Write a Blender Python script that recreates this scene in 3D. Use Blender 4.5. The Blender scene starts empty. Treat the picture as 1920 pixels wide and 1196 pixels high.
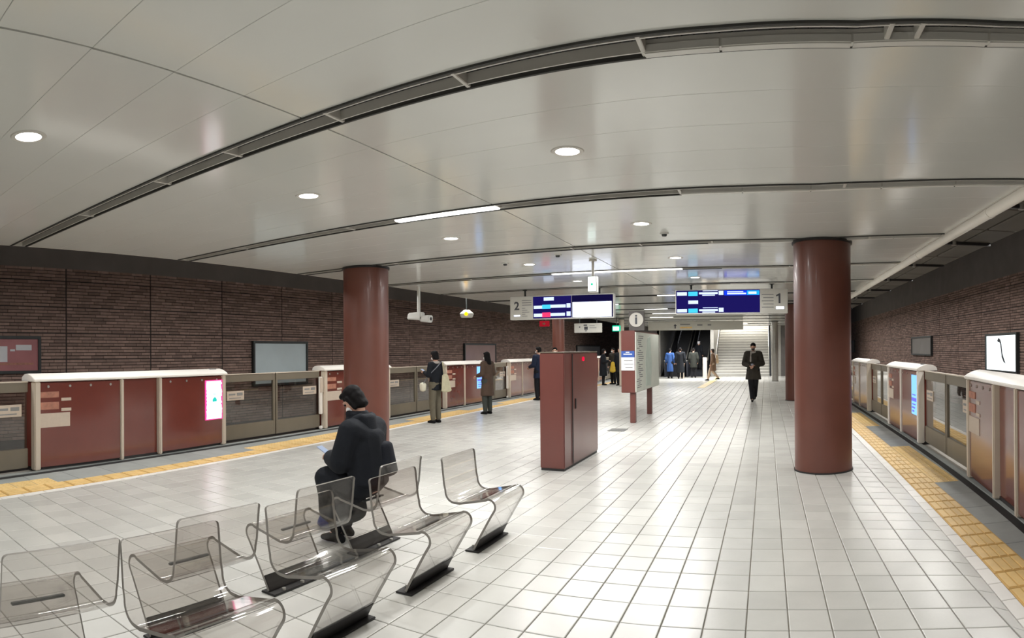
import bpy, bmesh, math, random
import numpy as np
from mathutils import Vector, Matrix, Euler
random.seed(7)
rng = np.random.default_rng(7)
PI = math.pi
S = bpy.context.scene
C = S.collection

# ---------------------------------------------------------------- camera (phone panorama: central cylindrical)
FPX, UPX, VPX = 1180.0, 1437.0, 655.0
cd = bpy.data.cameras.new('camera')
cd.type = 'PANO'
cd.panorama_type = 'CENTRAL_CYLINDRICAL'
cd.central_cylindrical_range_u_min = -UPX / FPX
cd.central_cylindrical_range_u_max = (1920 - UPX) / FPX
cd.central_cylindrical_range_v_min = (VPX - 1196) / FPX
cd.central_cylindrical_range_v_max = VPX / FPX
cd.central_cylindrical_radius = 1.0
cd.clip_start = 0.05
cd.clip_end = 300
cam = bpy.data.objects.new('camera', cd)
C.objects.link(cam)
EYE = 1.57
cam.matrix_world = Matrix.Translation((0, 0, EYE)) @ Matrix.Rotation(0.008, 4, 'Y') @ Matrix.Rotation(PI / 2, 4, 'X')
S.camera = cam

# ---------------------------------------------------------------- world, exposure
wd = bpy.data.worlds.new('world')
S.world = wd
wd.use_nodes = True
wd.node_tree.nodes['Background'].inputs[0].default_value = (0.9, 0.92, 1.0, 1)
wd.node_tree.nodes['Background'].inputs[1].default_value = 0.05
S.view_settings.view_transform = 'Standard'
S.view_settings.look = 'None'
S.view_settings.gamma = 1
S.view_settings.exposure = 0.0
S.view_settings.use_curve_mapping = False
S.cycles.use_denoising = True
S.cycles.max_bounces = 10
S.cycles.diffuse_bounces = 5
S.cycles.glossy_bounces = 4
S.cycles.transparent_max_bounces = 24
S.cycles.sample_clamp_indirect = 6
LAMP_W = 25.0      # each ceiling downlight
TUBE_W = 60.0      # each lit ceiling tube
EDGE_W = 44.0      # each unseen lamp added behind the ceiling edges

# ---------------------------------------------------------------- materials
def srgb(r, g, b):
    f = lambda c: c / 12.92 if c <= 0.04045 else ((c + 0.055) / 1.055) ** 2.4
    return (f(r / 255), f(g / 255), f(b / 255))

def mat(name, col, rough=0.6, var=0.12, scale=6.0, metal=0.0, spec=0.5, coat=0.0, piece=0.0, bump=0.0, bscale=60):
    m = bpy.data.materials.new(name)
    m.use_nodes = True
    nt = m.node_tree
    b = nt.nodes['Principled BSDF']
    b.inputs['Roughness'].default_value = rough
    b.inputs['Metallic'].default_value = metal
    b.inputs['Specular IOR Level'].default_value = spec
    b.inputs['Coat Weight'].default_value = coat
    b.inputs['Coat Roughness'].default_value = 0.12
    tc = nt.nodes.new('ShaderNodeTexCoord')
    no = nt.nodes.new('ShaderNodeTexNoise')
    no.inputs['Scale'].default_value = scale
    no.inputs['Detail'].default_value = 4
    nt.links.new(tc.outputs['Object'], no.inputs['Vector'])
    mr = nt.nodes.new('ShaderNodeMapRange')
    mr.inputs[1].default_value = 0.25
    mr.inputs[2].default_value = 0.75
    mr.inputs[3].default_value = 1 - var
    mr.inputs[4].default_value = 1 + var
    nt.links.new(no.outputs['Fac'], mr.inputs[0])
    fac = mr.outputs[0]
    if piece:
        geo = nt.nodes.new('ShaderNodeNewGeometry')
        oi = nt.nodes.new('ShaderNodeObjectInfo')
        ad = nt.nodes.new('ShaderNodeMath'); ad.operation = 'ADD'
        nt.links.new(geo.outputs['Random Per Island'], ad.inputs[0])
        nt.links.new(oi.outputs['Random'], ad.inputs[1])
        fr = nt.nodes.new('ShaderNodeMath'); fr.operation = 'FRACT'
        nt.links.new(ad.outputs[0], fr.inputs[0])
        m2 = nt.nodes.new('ShaderNodeMapRange')
        m2.inputs[3].default_value = 1 - piece
        m2.inputs[4].default_value = 1 + piece
        nt.links.new(fr.outputs[0], m2.inputs[0])
        mu = nt.nodes.new('ShaderNodeMath'); mu.operation = 'MULTIPLY'
        nt.links.new(fac, mu.inputs[0]); nt.links.new(m2.outputs[0], mu.inputs[1])
        fac = mu.outputs[0]
    vm = nt.nodes.new('ShaderNodeVectorMath'); vm.operation = 'SCALE'
    vm.inputs[0].default_value = col
    nt.links.new(fac, vm.inputs['Scale'])
    nt.links.new(vm.outputs[0], b.inputs['Base Color'])
    if bump:
        n2 = nt.nodes.new('ShaderNodeTexNoise')
        n2.inputs['Scale'].default_value = bscale
        nt.links.new(tc.outputs['Object'], n2.inputs['Vector'])
        bp = nt.nodes.new('ShaderNodeBump')
        bp.inputs['Strength'].default_value = bump
        bp.inputs['Distance'].default_value = 0.01
        nt.links.new(n2.outputs['Fac'], bp.inputs['Height'])
        nt.links.new(bp.outputs[0], b.inputs['Normal'])
    return m

def emit(name, col, power):
    m = bpy.data.materials.new(name)
    m.use_nodes = True
    nt = m.node_tree
    nt.nodes.remove(nt.nodes['Principled BSDF'])
    e = nt.nodes.new('ShaderNodeEmission')
    e.inputs[0].default_value = (*col, 1)
    e.inputs[1].default_value = power
    nt.links.new(e.outputs[0], nt.nodes['Material Output'].inputs[0])
    return m

def clear(name, tint, gloss=0.06, rough=0.03, refl=1.0):
    """thin clear sheet: straight-through tinted transparency plus a Fresnel reflection"""
    m = bpy.data.materials.new(name)
    m.use_nodes = True
    nt = m.node_tree
    nt.nodes.remove(nt.nodes['Principled BSDF'])
    t = nt.nodes.new('ShaderNodeBsdfTransparent')
    t.inputs[0].default_value = (*tint, 1)
    g = nt.nodes.new('ShaderNodeBsdfGlossy')
    g.inputs['Roughness'].default_value = rough
    g.inputs['Color'].default_value = (0.95, 0.95, 0.95, 1)
    lw = nt.nodes.new('ShaderNodeLayerWeight')
    lw.inputs[0].default_value = 0.5
    pw = nt.nodes.new('ShaderNodeMath'); pw.operation = 'POWER'
    pw.inputs[1].default_value = 4.0
    nt.links.new(lw.outputs['Facing'], pw.inputs[0])
    mu = nt.nodes.new('ShaderNodeMath'); mu.operation = 'MULTIPLY_ADD'
    mu.inputs[1].default_value = refl
    mu.inputs[2].default_value = gloss
    mu.use_clamp = True
    nt.links.new(pw.outputs[0], mu.inputs[0])
    mx = nt.nodes.new('ShaderNodeMixShader')
    nt.links.new(mu.outputs[0], mx.inputs[0])
    nt.links.new(t.outputs[0], mx.inputs[1])
    nt.links.new(g.outputs[0], mx.inputs[2])
    nt.links.new(mx.outputs[0], nt.nodes['Material Output'].inputs[0])
    return m

M = {}
M['tile'] = mat('floor_tile', srgb(197, 196, 191), 0.27, 0.05, 3, piece=0.07, bump=0.05, bscale=40)
M['grout'] = mat('grout', srgb(172, 167, 158), 0.8, 0.1, 5)
M['white_tile'] = mat('white_tile', srgb(236, 233, 228), 0.4, 0.04, 5, piece=0.04)
M['yellow_groove'] = mat('yellow_groove', srgb(208, 170, 104), 0.6, 0.08, 7)
M['yellow'] = mat('yellow_tile', srgb(232, 198, 134), 0.5, 0.08, 7, piece=0.06)
M['edge_grey'] = mat('edge_grey', srgb(152, 156, 154), 0.6, 0.1, 4, piece=0.06)
M['edge_black'] = mat('edge_black', srgb(34, 34, 35), 0.7, 0.2, 6)
M['ceiling'] = mat('ceiling_panel', srgb(212, 213, 208), 0.14, 0.025, 1.5, spec=0.6, piece=0.012)
M['slab'] = mat('slab', srgb(70, 70, 68), 0.8)
M['rail'] = mat('slot_rail', srgb(200, 197, 190), 0.4, 0.05)
M['grille'] = mat('slot_grille', srgb(58, 58, 59), 0.6, 0.15, 20)
M['slotdark'] = mat('slot_dark', srgb(66, 65, 63), 0.8)
M['tube_off'] = mat('lamp_tube', srgb(214, 212, 206), 0.4, 0.04)
M['brick'] = mat('brick', srgb(156, 130, 119), 0.8, 0.15, 9, piece=0.28)
M['mortar'] = mat('mortar', srgb(58, 52, 51), 0.9)
M['band'] = mat('upper_wall', srgb(124, 117, 113), 0.9, 0.1, 2)
M['concrete'] = mat('concrete_dark', srgb(92, 88, 86), 0.9, 0.2, 2)
M['column'] = mat('column_enamel', srgb(106, 63, 52), 0.42, 0.1, 3, coat=0.12)
M['red'] = mat('red_panel', srgb(112, 52, 42), 0.24, 0.06, 4, coat=0.9)
M['red2'] = mat('red_cabinet', srgb(106, 60, 54), 0.32, 0.06, 4, coat=0.4)
M['beige'] = mat('beige_post', srgb(208, 196, 180), 0.45, 0.04, 5)
M['rail_beige'] = mat('beige_rail', srgb(118, 110, 96), 0.35, 0.05, 5)
M['cap'] = mat('white_cap', srgb(246, 241, 234), 0.35, 0.02, 5)
M['dark'] = mat('dark_metal', srgb(40, 38, 38), 0.5, 0.15, 10)
M['frame'] = mat('dark_frame', srgb(52, 56, 56), 0.45, 0.1, 8)
M['steel'] = mat('steel', srgb(176, 174, 168), 0.35, 0.08, 8, metal=0.6)
M['pipe'] = mat('pipe_paint', srgb(250, 246, 238), 0.4, 0.05, 3)
M['tray'] = mat('tray_panel', srgb(92, 87, 79), 0.6, 0.15, 2, piece=0.1)
M['glass'] = clear('gate_glass', (0.72, 0.72, 0.70), 0.07, 0.02, 1.3)
M['acrylic'] = clear('acrylic', (0.905, 0.895, 0.885), 0.03, 0.05)
M['acrylic_edge'] = mat('acrylic_edge', srgb(136, 132, 126), 0.25, 0.04, 6)
M['sticker'] = mat('sticker', srgb(205, 190, 175), 0.5, 0.05, 20)
M['sticker2'] = mat('sticker_print', srgb(176, 120, 100), 0.5, 0.3, 14)
M['sign_beige'] = mat('sign_panel', srgb(206, 204, 196), 0.4, 0.02, 5)
M['disc_grey'] = mat('disc_grey', srgb(186, 182, 174), 0.5, 0.03)
M['ink'] = mat('sign_ink', srgb(70, 72, 78), 0.6, 0.05, 10)
M['ink2'] = mat('sign_ink_pale', srgb(140, 140, 140), 0.6, 0.05, 10)
M['blue_print'] = mat('blue_print', srgb(50, 84, 160), 0.5, 0.1, 14)
M['paper'] = mat('paper', srgb(232, 232, 236), 0.5, 0.04, 8)
M['map'] = mat('map_sheet', srgb(222, 226, 216), 0.35, 0.05, 3)
M['map_print'] = mat('map_print', srgb(204, 216, 206), 0.4, 0.1, 5)
M['poster'] = mat('poster_pink', srgb(184, 122, 124), 0.25, 0.1, 3)
M['poster_grey'] = mat('poster_greyblue', srgb(222, 236, 240), 0.12, 0.04, 2)
M['poster_dull'] = mat('poster_dull', srgb(190, 164, 160), 0.12, 0.06, 2)
M['poster_slate'] = mat('poster_slate', srgb(170, 166, 162), 0.12, 0.06, 2)
M['camera_white'] = mat('housing_white', srgb(214, 214, 210), 0.45, 0.04, 8)
M['screen_navy'] = emit('screen_navy', srgb(30, 24, 96), 1.0)
M['screen_dark'] = emit('screen_dark', srgb(20, 16, 60), 1.0)
M['screen_white'] = emit('screen_white', srgb(226, 234, 255), 2.2)
M['screen_lav'] = emit('screen_row', srgb(206, 220, 255), 1.4)
M['screen_cyan'] = emit('screen_cyan', srgb(70, 200, 245), 1.3)
M['screen_red'] = emit('screen_red', srgb(245, 60, 110), 1.3)
M['screen_blue'] = emit('screen_blue', srgb(20, 60, 235), 1.3)
M['screen_sky'] = emit('screen_sky', srgb(30, 170, 250), 1.3)
M['ad_white'] = emit('advert_white', srgb(255, 245, 250), 2.2)
M['ad_pink'] = emit('advert_pink', srgb(255, 70, 150), 1.6)
M['ad_teal'] = emit('advert_teal', srgb(50, 205, 190), 1.2)
M['ad_blue'] = emit('advert_blue', srgb(130, 190, 255), 1.6)
M['ad_violet'] = emit('advert_violet', srgb(120, 120, 235), 1.2)
M['lit_poster'] = emit('lit_poster', srgb(240, 250, 252), 1.8)
M['lamp'] = emit('lamp_glow', (1.0, 0.96, 0.9), 14)
M['tube'] = emit('tube_glow', (1.0, 0.98, 0.93), 4.5)
M['exit_white'] = emit('exit_white', srgb(240, 255, 250), 1.8)
M['exit_green'] = emit('exit_green', srgb(20, 200, 150), 1.4)
M['amber'] = emit('amber_lamp', srgb(255, 190, 10), 3)
M['red_led'] = emit('red_led', srgb(255, 20, 60), 1.5)
M['red_sign'] = emit('red_dot_sign', srgb(170, 30, 44), 0.8)
M['skin'] = mat('skin', srgb(205, 160, 138), 0.55, 0.06, 12)
M['hair'] = mat('hair', srgb(22, 20, 21), 0.75, 0.2, 40, spec=0.15)
M['hair2'] = mat('hair_brown', srgb(46, 34, 30), 0.5, 0.2, 40)
M['mask_white'] = mat('mask_white', srgb(232, 230, 228), 0.7, 0.03)
M['mask_black'] = mat('mask_black', srgb(24, 24, 26), 0.7, 0.05)
M['eye'] = mat('eye', srgb(20, 16, 15), 0.2, 0.02)
for nm, c in dict(coat_black=(27, 30, 36), coat_navy=(30, 38, 58), coat_brown=(86, 70, 60), coat_olive=(58, 54, 48), coat_dark=(42, 44, 40), coat_tan=(128, 104, 86),
                  trousers_khaki=(104, 98, 84), trousers_black=(28, 28, 32), jacket_blue=(56, 88, 146), scarf_grey=(170, 162, 156), shoe_black=(20, 20, 22),
                  bag_cream=(228, 224, 206), bag_tote=(190, 184, 156), bag_mustard=(196, 164, 60), bag_sand=(222, 196, 166), bag_blue=(40, 62, 150), bag_navy=(26, 29, 37), beige_trousers=(190, 170, 150),
                  strap_grey=(120, 122, 128), bag_white=(222, 220, 222), hat_white=(226, 224, 230), coat_green=(66, 70, 66)).items():
    M[nm] = mat(nm, srgb(*c), 0.85, 0.12, 14, spec=0.25, bump=0.15, bscale=90)
M['phone'] = mat('phone_body', srgb(196, 204, 222), 0.3, 0.02)
M['phone_screen'] = emit('phone_screen', srgb(200, 215, 240), 0.8)
M['step'] = mat('stair_stone', srgb(168, 166, 160), 0.5, 0.08, 4)
M['nosing'] = mat('stair_nosing', srgb(232, 230, 224), 0.4, 0.04)
M['escal'] = mat('escalator_dark', srgb(44, 46, 54), 0.45, 0.15, 10)
M['drain'] = mat('drain_steel', srgb(92, 92, 90), 0.5, 0.1, 20)

# ---------------------------------------------------------------- mesh helpers
class MB:
    def __init__(s):
        s.v = []; s.f = []; s.m = []
    def add(s, vs, fs, mi=0):
        n = len(s.v)
        s.v += [tuple(p) for p in vs]
        s.f += [tuple(i + n for i in f) for f in fs]
        s.m += [mi] * len(fs)
        return s
    def box(s, x0, x1, y0, y1, z0, z1, mi=0):
        return s.add([(x0, y0, z0), (x1, y0, z0), (x1, y1, z0), (x0, y1, z0), (x0, y0, z1), (x1, y0, z1), (x1, y1, z1), (x0, y1, z1)],
                     [(0, 3, 2, 1), (4, 5, 6, 7), (0, 1, 5, 4), (1, 2, 6, 5), (2, 3, 7, 6), (3, 0, 4, 7)], mi)
    def cyl(s, p, q, r0, r1=None, n=20, mi=0, caps=True):
        r1 = r0 if r1 is None else r1
        p = Vector(p); q = Vector(q); d = (q - p).normalized()
        a = d.orthogonal().normalized(); b = d.cross(a)
        vs = []
        for c, r in ((p, r0), (q, r1)):
            for i in range(n):
                t = 2 * PI * i / n
                vs.append(c + a * (r * math.cos(t)) + b * (r * math.sin(t)))
        fs = [(i, (i + 1) % n, n + (i + 1) % n, n + i) for i in range(n)]
        if caps:
            fs += [tuple(range(n - 1, -1, -1)), tuple(range(n, 2 * n))]
        return s.add(vs, fs, mi)
    def prism(s, poly, axis, a, b, mi=0):
        """extrude polygon (2D pts) along axis index from a to b"""
        n = len(poly)
        def pt(u, v, w):
            return {0: (w, u, v), 1: (u, w, v), 2: (u, v, w)}[axis]
        vs = [pt(u, v, a) for u, v in poly] + [pt(u, v, b) for u, v in poly]
        fs = [tuple(range(n)), tuple(range(2 * n - 1, n - 1, -1))] + [(i, i + n, (i + 1) % n + n, (i + 1) % n) for i in range(n)]
        return s.add(vs, fs, mi)
    def build(s, name, mats, parent=None, bev=0, smooth=False, seg=2):
        me = bpy.data.meshes.new(name)
        me.from_pydata(s.v, [], s.f)
        for m in (mats if isinstance(mats, (list, tuple)) else [mats]):
            me.materials.append(M[m])
        if any(s.m):
            me.polygons.foreach_set('material_index', s.m)
        bm = bmesh.new(); bm.from_mesh(me)
        bmesh.ops.recalc_face_normals(bm, faces=bm.faces)
        if bev:
            es = [e for e in bm.edges if len(e.link_faces) == 2 and e.calc_face_angle() > 0.6]
            bmesh.ops.bevel(bm, geom=es, offset=bev, segments=seg, affect='EDGES', clamp_overlap=True)
        bm.to_mesh(me); bm.free()
        if smooth:
            me.polygons.foreach_set('use_smooth', [True] * len(me.polygons))
            try: me.set_sharp_from_angle(angle=0.7)
            except Exception: pass
        o = bpy.data.objects.new(name, me)
        C.objects.link(o)
        if parent: o.parent = parent
        return o

def thing(name, label, cat, loc=(0, 0, 0), rz=0, group=None):
    o = bpy.data.objects.new(name, None)
    o.empty_display_size = 0.1
    C.objects.link(o)
    o.location = loc
    o.rotation_euler = (0, 0, rz)
    o['label'] = label; o['category'] = cat
    if group: o['group'] = group
    return o
def tag(o, label, cat, group=None):
    o['label'] = label; o['category'] = cat
    if group: o['group'] = group
    return o
def struct(o):
    o['kind'] = 'structure'; return o
def dup(root, loc, label, rz=None):
    r = root.copy(); C.objects.link(r); r.location = loc; r['label'] = label
    if rz is not None: r.rotation_euler = (0, 0, rz)
    for ch in list(root.children):
        c = ch.copy(); C.objects.link(c); c.parent = r
        for g in list(ch.children):
            d = g.copy(); C.objects.link(d); d.parent = c
    return r
def rows(boxes, nm, m, par, y0=-.012, y1=-.006):
    for a, c, d, e in boxes: MB().box(a, c, y0, y1, d, e).build(nm, m, par)
ORD = ['first', 'second', 'third', 'fourth', 'fifth', 'sixth', 'seventh', 'eighth', 'ninth', 'tenth', 'eleventh', 'twelfth', 'thirteenth', 'fourteenth', 'fifteenth']

TMP = bpy.data.scenes.new('tmp')
def evalmesh(o):
    TMP.collection.objects.link(o)
    TMP.view_layers[0].update()
    dg = TMP.view_layers[0].depsgraph
    me = bpy.data.meshes.new_from_object(o.evaluated_get(dg), depsgraph=dg)
    TMP.collection.objects.unlink(o)
    bpy.data.objects.remove(o)
    return me
def text(name, body, size, m, loc, rot, parent, depth=0.002, stretch=1.0):
    cu = bpy.data.curves.new(name, 'FONT')
    cu.body = body; cu.size = size; cu.extrude = depth; cu.align_x = 'CENTER'; cu.align_y = 'CENTER'; cu.offset = .006; cu.resolution_u = 3
    me = evalmesh(bpy.data.objects.new(name, cu))
    me.materials.clear(); me.materials.append(M[m])
    o = bpy.data.objects.new(name, me)
    C.objects.link(o)
    o.location = loc; o.rotation_euler = rot; o.scale = (stretch, 1, 1)
    if parent: o.parent = parent
    return o

# ---------------------------------------------------------------- station geometry (metres; Y runs along the platform)
CEIL = 2.97
def EL(y):   # gate line, left side (the platform edge curves gently)
    return -8.42 + 0.95 * math.exp(-(max(y, 1.0) - 2.4) / 3.5)
def WL(y):   # inner edge of the yellow line, left
    return -7.45 + 0.95 * math.exp(-(max(y, 1.0) - 2.4) / 4.5)
def ER(y):
    return 2.5 - 0.72 * math.exp(-(max(y, 2.5) - 2) / 3)
def WR(y):
    return 1.70 - 0.30 * math.exp(-(max(y, 1.0) - 2) / 3.5)
def bend(x):  # rows across the platform follow the same gentle bend
    return -0.03 * x - 0.11 * max(x, 0) ** 2
def bendc(x):
    x_ = max(x, 0)
    return -0.03 * x - 0.20 * x_ ** 2 + 0.04 * x_ ** 3
CL, CR = -7.55, 2.16      # ceiling edges
WALL_L, WALL_R = -11.7, 5.8
Y0, Y1 = -9.0, 36.6
YEND = 60.0

# floor base slab
b = MB()
ys = np.concatenate([np.arange(Y0, 16, 0.8), np.arange(16, 38.6, 3.0)])
for a, c in zip(ys[:-1], ys[1:]):
    b.add([(EL(a) - 0.25, a, -0.012), (ER(a) + 0.25, a, -0.012), (ER(c) + 0.25, c, -0.012), (EL(c) - 0.25, c, -0.012)], [(0, 1, 2, 3)])
    for E, sgn in ((EL, -1), (ER, 1)):
        b.add([(E(a) + sgn * .25, a, -0.012), (E(c) + sgn * .25, c, -0.012), (E(c) + sgn * .25, c, -1.15), (E(a) + sgn * .25, a, -1.15)], [(0, 1, 2, 3)], 1)
floor = struct(b.build('floor', ['grout', 'concrete']))

# floor tiles
def tile_verts(q, z=0.0, bv=0.004, depth=0.012):
    q = [Vector((p[0], p[1], 0)) for p in q]
    c = sum(q, Vector()) / 4
    top = [p + (c - p).normalized() * bv * 1.4 for p in q]
    vs = [(p.x, p.y, z - depth) for p in q] + [(p.x, p.y, z - bv * .6) for p in q] + [(p.x, p.y, z) for p in top]
    fs = [(8, 9, 10, 11)]
    for i in range(4):
        j = (i + 1) % 4
        fs += [(4 + i, 4 + j, 8 + j, 8 + i), (i, j, 4 + j, 4 + i)]
    return vs, fs
def build_tiles(quads, name, m, near, z=0.0, parent=floor, extra=None):
    quads = sorted(quads, key=lambda q: near(q))
    for q in quads[:300]:
        b = MB(); b.add(*tile_verts(q, z)); 
        if extra: extra(b, q, z)
        b.build(name, [m, 'yellow'] if extra else m, parent)
    if len(quads) > 300:
        b = MB()
        for q in quads[300:]:
            b.add(*tile_verts(q, z))
        o = b.build(name + '_field', m, parent)
        o['kind'] = 'stuff'
TW, TD, G = 0.2425, 0.286, 0.004
quads = []
for r in range(-12, 132):
    ya, yb = 3.516 + (r - 10) * TD, 3.516 + (r - 9) * TD
    for k in range(-34, 8):
        xa, xb = 0.115 + k * TW, 0.115 + (k + 1) * TW
        lo, hi = WL(ya + 0.1) + 0.10, WR(ya + 0.1) - 0.12
        if r > 118: lo, hi = -8, 2.2
        if xb < lo + .03 or xa > hi - .03: continue
        pts = []
        for x, y in ((xa + G, ya + G), (xb - G, ya + G), (xb - G, yb - G), (xa + G, yb - G)):
            yy = y + bend(x)
            lx, hx = WL(yy) + 0.10 + G, WR(yy) - 0.10 - G
            pts.append((min(max(x, lx), hx), yy))
        if (pts[1][0] - pts[0][0] < .02) and (pts[2][0] - pts[3][0] < .02): continue
        if yb > 38.4: continue
        quads.append(pts)
def nearq(q):
    cx = sum(p[0] for p in q) / 4; cy = sum(p[1] for p in q) / 4
    d = math.hypot(cx, cy)
    a = math.atan2(cx, cy)
    vis = -1.25 < a < 0.42 and EYE / d < 0.47
    return d if vis else d + 60
build_tiles(quads, 'floor_tile', 'tile', nearq)
# white border, yellow tactile line and blocks, grey edge on both sides
OPEN_L = [(1.0, 3.33), (7.03, 9.82), (12.26, 15.0), (17.46, 19.45)]
OPEN_R = [(7.2, 9.97), (12.7, 15.4), (18.1, 20.8)]
def band(f, lo, hi, y0, y1, n):
    qs = []
    for i in range(n):
        a = y0 + (y1 - y0) * i / n; c = y0 + (y1 - y0) * (i + 1) / n
        qs.append([(f(a) + lo + G / 2, a + G), (f(a) + hi - G / 2, a + G), (f(c) + hi - G / 2, c - G), (f(c) + lo + G / 2, c - G)])
    return qs
def bars(b, q, z):
    for k in range(4):
        u0, u1 = 0.05 + k * 0.235, 0.05 + k * 0.235 + 0.185
        L = lambda u, v: tuple(Vector((*q[0], 0)).lerp(Vector((*q[1], 0)), u).lerp(Vector((*q[3], 0)).lerp(Vector((*q[2], 0)), u), v))[:2]
        p = [L(u0, .06), L(u1, .06), L(u1, .94), L(u0, .94)]
        vs = [(x, y, z - .001) for x, y in p] + [(x, y, z + .005) for x, y in p]
        b.add(vs, [(4, 5, 6, 7), (0, 1, 5, 4), (1, 2, 6, 5), (2, 3, 7, 6), (3, 0, 4, 7)], 1)
def dots(b, q, z):
    L = lambda u, v: Vector((*q[0], 0)).lerp(Vector((*q[1], 0)), u).lerp(Vector((*q[3], 0)).lerp(Vector((*q[2], 0)), u), v)
    for i in range(4):
        for j in range(4):
            c = L((i + .5) / 4, (j + .5) / 4)
            vs = [(c.x + .012 * math.cos(t), c.y + .012 * math.sin(t), z + .005) for t in (0, PI / 2, PI, 1.5 * PI)] + [(c.x + .017 * math.cos(t), c.y + .017 * math.sin(t), z - .001) for t in (0, PI / 2, PI, 1.5 * PI)]
            b.add(vs, [(0, 1, 2, 3)] + [(k, 4 + k, 4 + (k + 1) % 4, (k + 1) % 4) for k in range(4)], 1)
NB = lambda q: math.hypot(q[0][0], q[0][1])
wt = band(WL, 0.0, 0.10, -0.5, 36.4, 128) + band(WR, -0.10, 0.0, 0.5, 36.4, 126)
build_tiles(wt, 'border_tile', 'white_tile', NB, 0.001)
yl = band(WL, -0.30, 0.0, -0.5, 36.4, 123)
yr = band(WR, 0.0, 0.30, 0.5, 36.4, 120)
build_tiles(yl, 'guide_tile', 'yellow_groove', NB, 0.001, extra=bars)
build_tiles(yr, 'guide_tile', 'yellow_groove', NB, 0.001, extra=bars)
blk = []
for y0, y1 in OPEN_L:
    blk += band(WL, -0.60, -0.30, y0, y1, max(1, round((y1 - y0) / 0.3)))
for y0, y1 in OPEN_R:
    blk += band(WR, 0.30, 0.60, y0 - .1, y1 - .1, round((y1 - y0) / 0.3))
build_tiles(blk, 'warning_tile', 'yellow', NB, 0.001, extra=dots)
def edge_strip(f0, f1, y0, y1, n, z):
    qs = []
    for i in range(n):
        a = y0 + (y1 - y0) * i / n; c = y0 + (y1 - y0) * (i + 1) / n
        qs.append([(f0(a), a + .003), (f1(a), a + .003), (f1(c), c - .003), (f0(c), c - .003)])
    return qs
build_tiles(edge_strip(lambda y: EL(y) + .14, lambda y: WL(y) - .30, -0.5, 36.4, 62, 0), 'edge_slab', 'edge_grey', NB, -0.003)
build_tiles(edge_strip(lambda y: WR(y) + .30, lambda y: ER(y) - .12, 0.5, 36.4, 60, 0), 'edge_slab', 'edge_grey', NB, -0.003)
# dark gap and pale sill along the gates
def ribbon(name, f, o0, o1, z, m):
    b = MB()
    for a, c in zip(ys[:-1], ys[1:]):
        if a < 0: continue
        b.add([(f(a) + o0, a, z - .012), (f(a) + o1, a, z - .012), (f(c) + o1, c, z - .012), (f(c) + o0, c, z - .012),
               (f(a) + o0, a, z), (f(a) + o1, a, z), (f(c) + o1, c, z), (f(c) + o0, c, z)],
              [(4, 5, 6, 7), (0, 1, 5, 4), (1, 2, 6, 5), (2, 3, 7, 6), (3, 0, 4, 7)])
    return struct(b.build(name, m))
ribbon('trim_1', EL, 0.04, 0.14, -0.002, 'edge_black')
ribbon('trim_2', EL, -0.05, 0.04, 0.012, 'edge_grey')
ribbon('trim_3', ER, -0.12, -0.03, -0.002, 'edge_black')
ribbon('trim_4', ER, -0.03, 0.05, 0.012, 'edge_grey')

# track beds
b = MB(); b.box(WALL_L - .3, -6.0, Y0, YEND, -1.35, -1.15); struct(b.build('floor_track_left', 'concrete'))
b = MB(); b.box(2.0, WALL_R + .3, Y0, YEND, -1.35, -1.15); struct(b.build('floor_track_right', 'concrete'))
for nm, x0 in (('left', -10.6), ('right', 3.5)):
    t = thing('railway_track', 'steel rails on the dark track bed along the %s wall' % nm, 'track', (x0, 14, -1.15))
    for dx in (0, 1.435):
        b = MB(); b.prism([(dx - .07, 0), (dx + .07, 0), (dx + .02, .03), (dx + .035, .13), (dx + .035, .15), (dx - .035, .15), (dx - .035, .13), (dx - .02, .03)], 1, -16, 30)
        b.build('rail', 'steel', t)

# ---------------------------------------------------------------- brick walls over the tracks
def brick_wall(name, X, sgn):
    b = MB(); b.box(min(X, X + sgn * .3), max(X, X + sgn * .3), -6, YEND, -1.2, 4.6)
    w = struct(b.build(name, 'mortar'))
    b = MB(); b.box(*sorted((X, X - sgn * .012)), -6, YEND, 3.33, 4.5); b.build('upper_band', 'band', w)
    BL, BH, PR = 0.29, 0.066, 0.014
    bricks = []
    for r in range(53):
        z0 = -0.15 + r * BH + (r // 8) * 0.010
        if z0 > 3.30: break
        off = 0.145 * (r % 2) + 0.04 * (r % 3)
        for p in range(-2, 24):
            ya, yb = 1.57 + p * 2.1 + .012, 1.57 + (p + 1) * 2.1 - .012
            y = ya - off
            while y < yb - 0.02:
                a, c = max(y, ya), min(y + BL, yb)
                if c - a > 0.03: bricks.append((a + .0015, c - .0015, z0 + .005, z0 + BH - .005))
                y += BL
    def vis(q):
        y = (q[0] + q[1]) / 2; a = math.atan2(X, y)
        d = math.hypot(X, y)
        t = ((q[2]) - EYE) / d
        return (y if (-1.21 < a < 0.40 and t > -0.02 and y > 0) else 100 + y)
    bricks.sort(key=vis)
    def put(b, q):
        a, c, z0, z1 = q
        pr = PR * (0.7 + 0.6 * random.random())
        xs, xt = X, X - sgn * pr
        e = .004
        b.add([(xs, a, z0), (xs, c, z0), (xs, c, z1), (xs, a, z1), (xt, a + e, z0 + e), (xt, c - e, z0 + e), (xt, c - e, z1 - e), (xt, a + e, z1 - e)],
              [(4, 5, 6, 7), (0, 1, 5, 4), (1, 2, 6, 5), (2, 3, 7, 6), (3, 0, 4, 7)])
    for q in bricks[:300]:
        b = MB(); put(b, q); b.build('brick', 'brick', w)
    b = MB()
    for q in bricks[300:]: put(b, q)
    o = b.build('brickwork', 'brick', w); o['kind'] = 'stuff'
    return w
wall_left = brick_wall('wall_left', WALL_L, -1)
wall_right = brick_wall('wall_right', WALL_R, 1)
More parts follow.
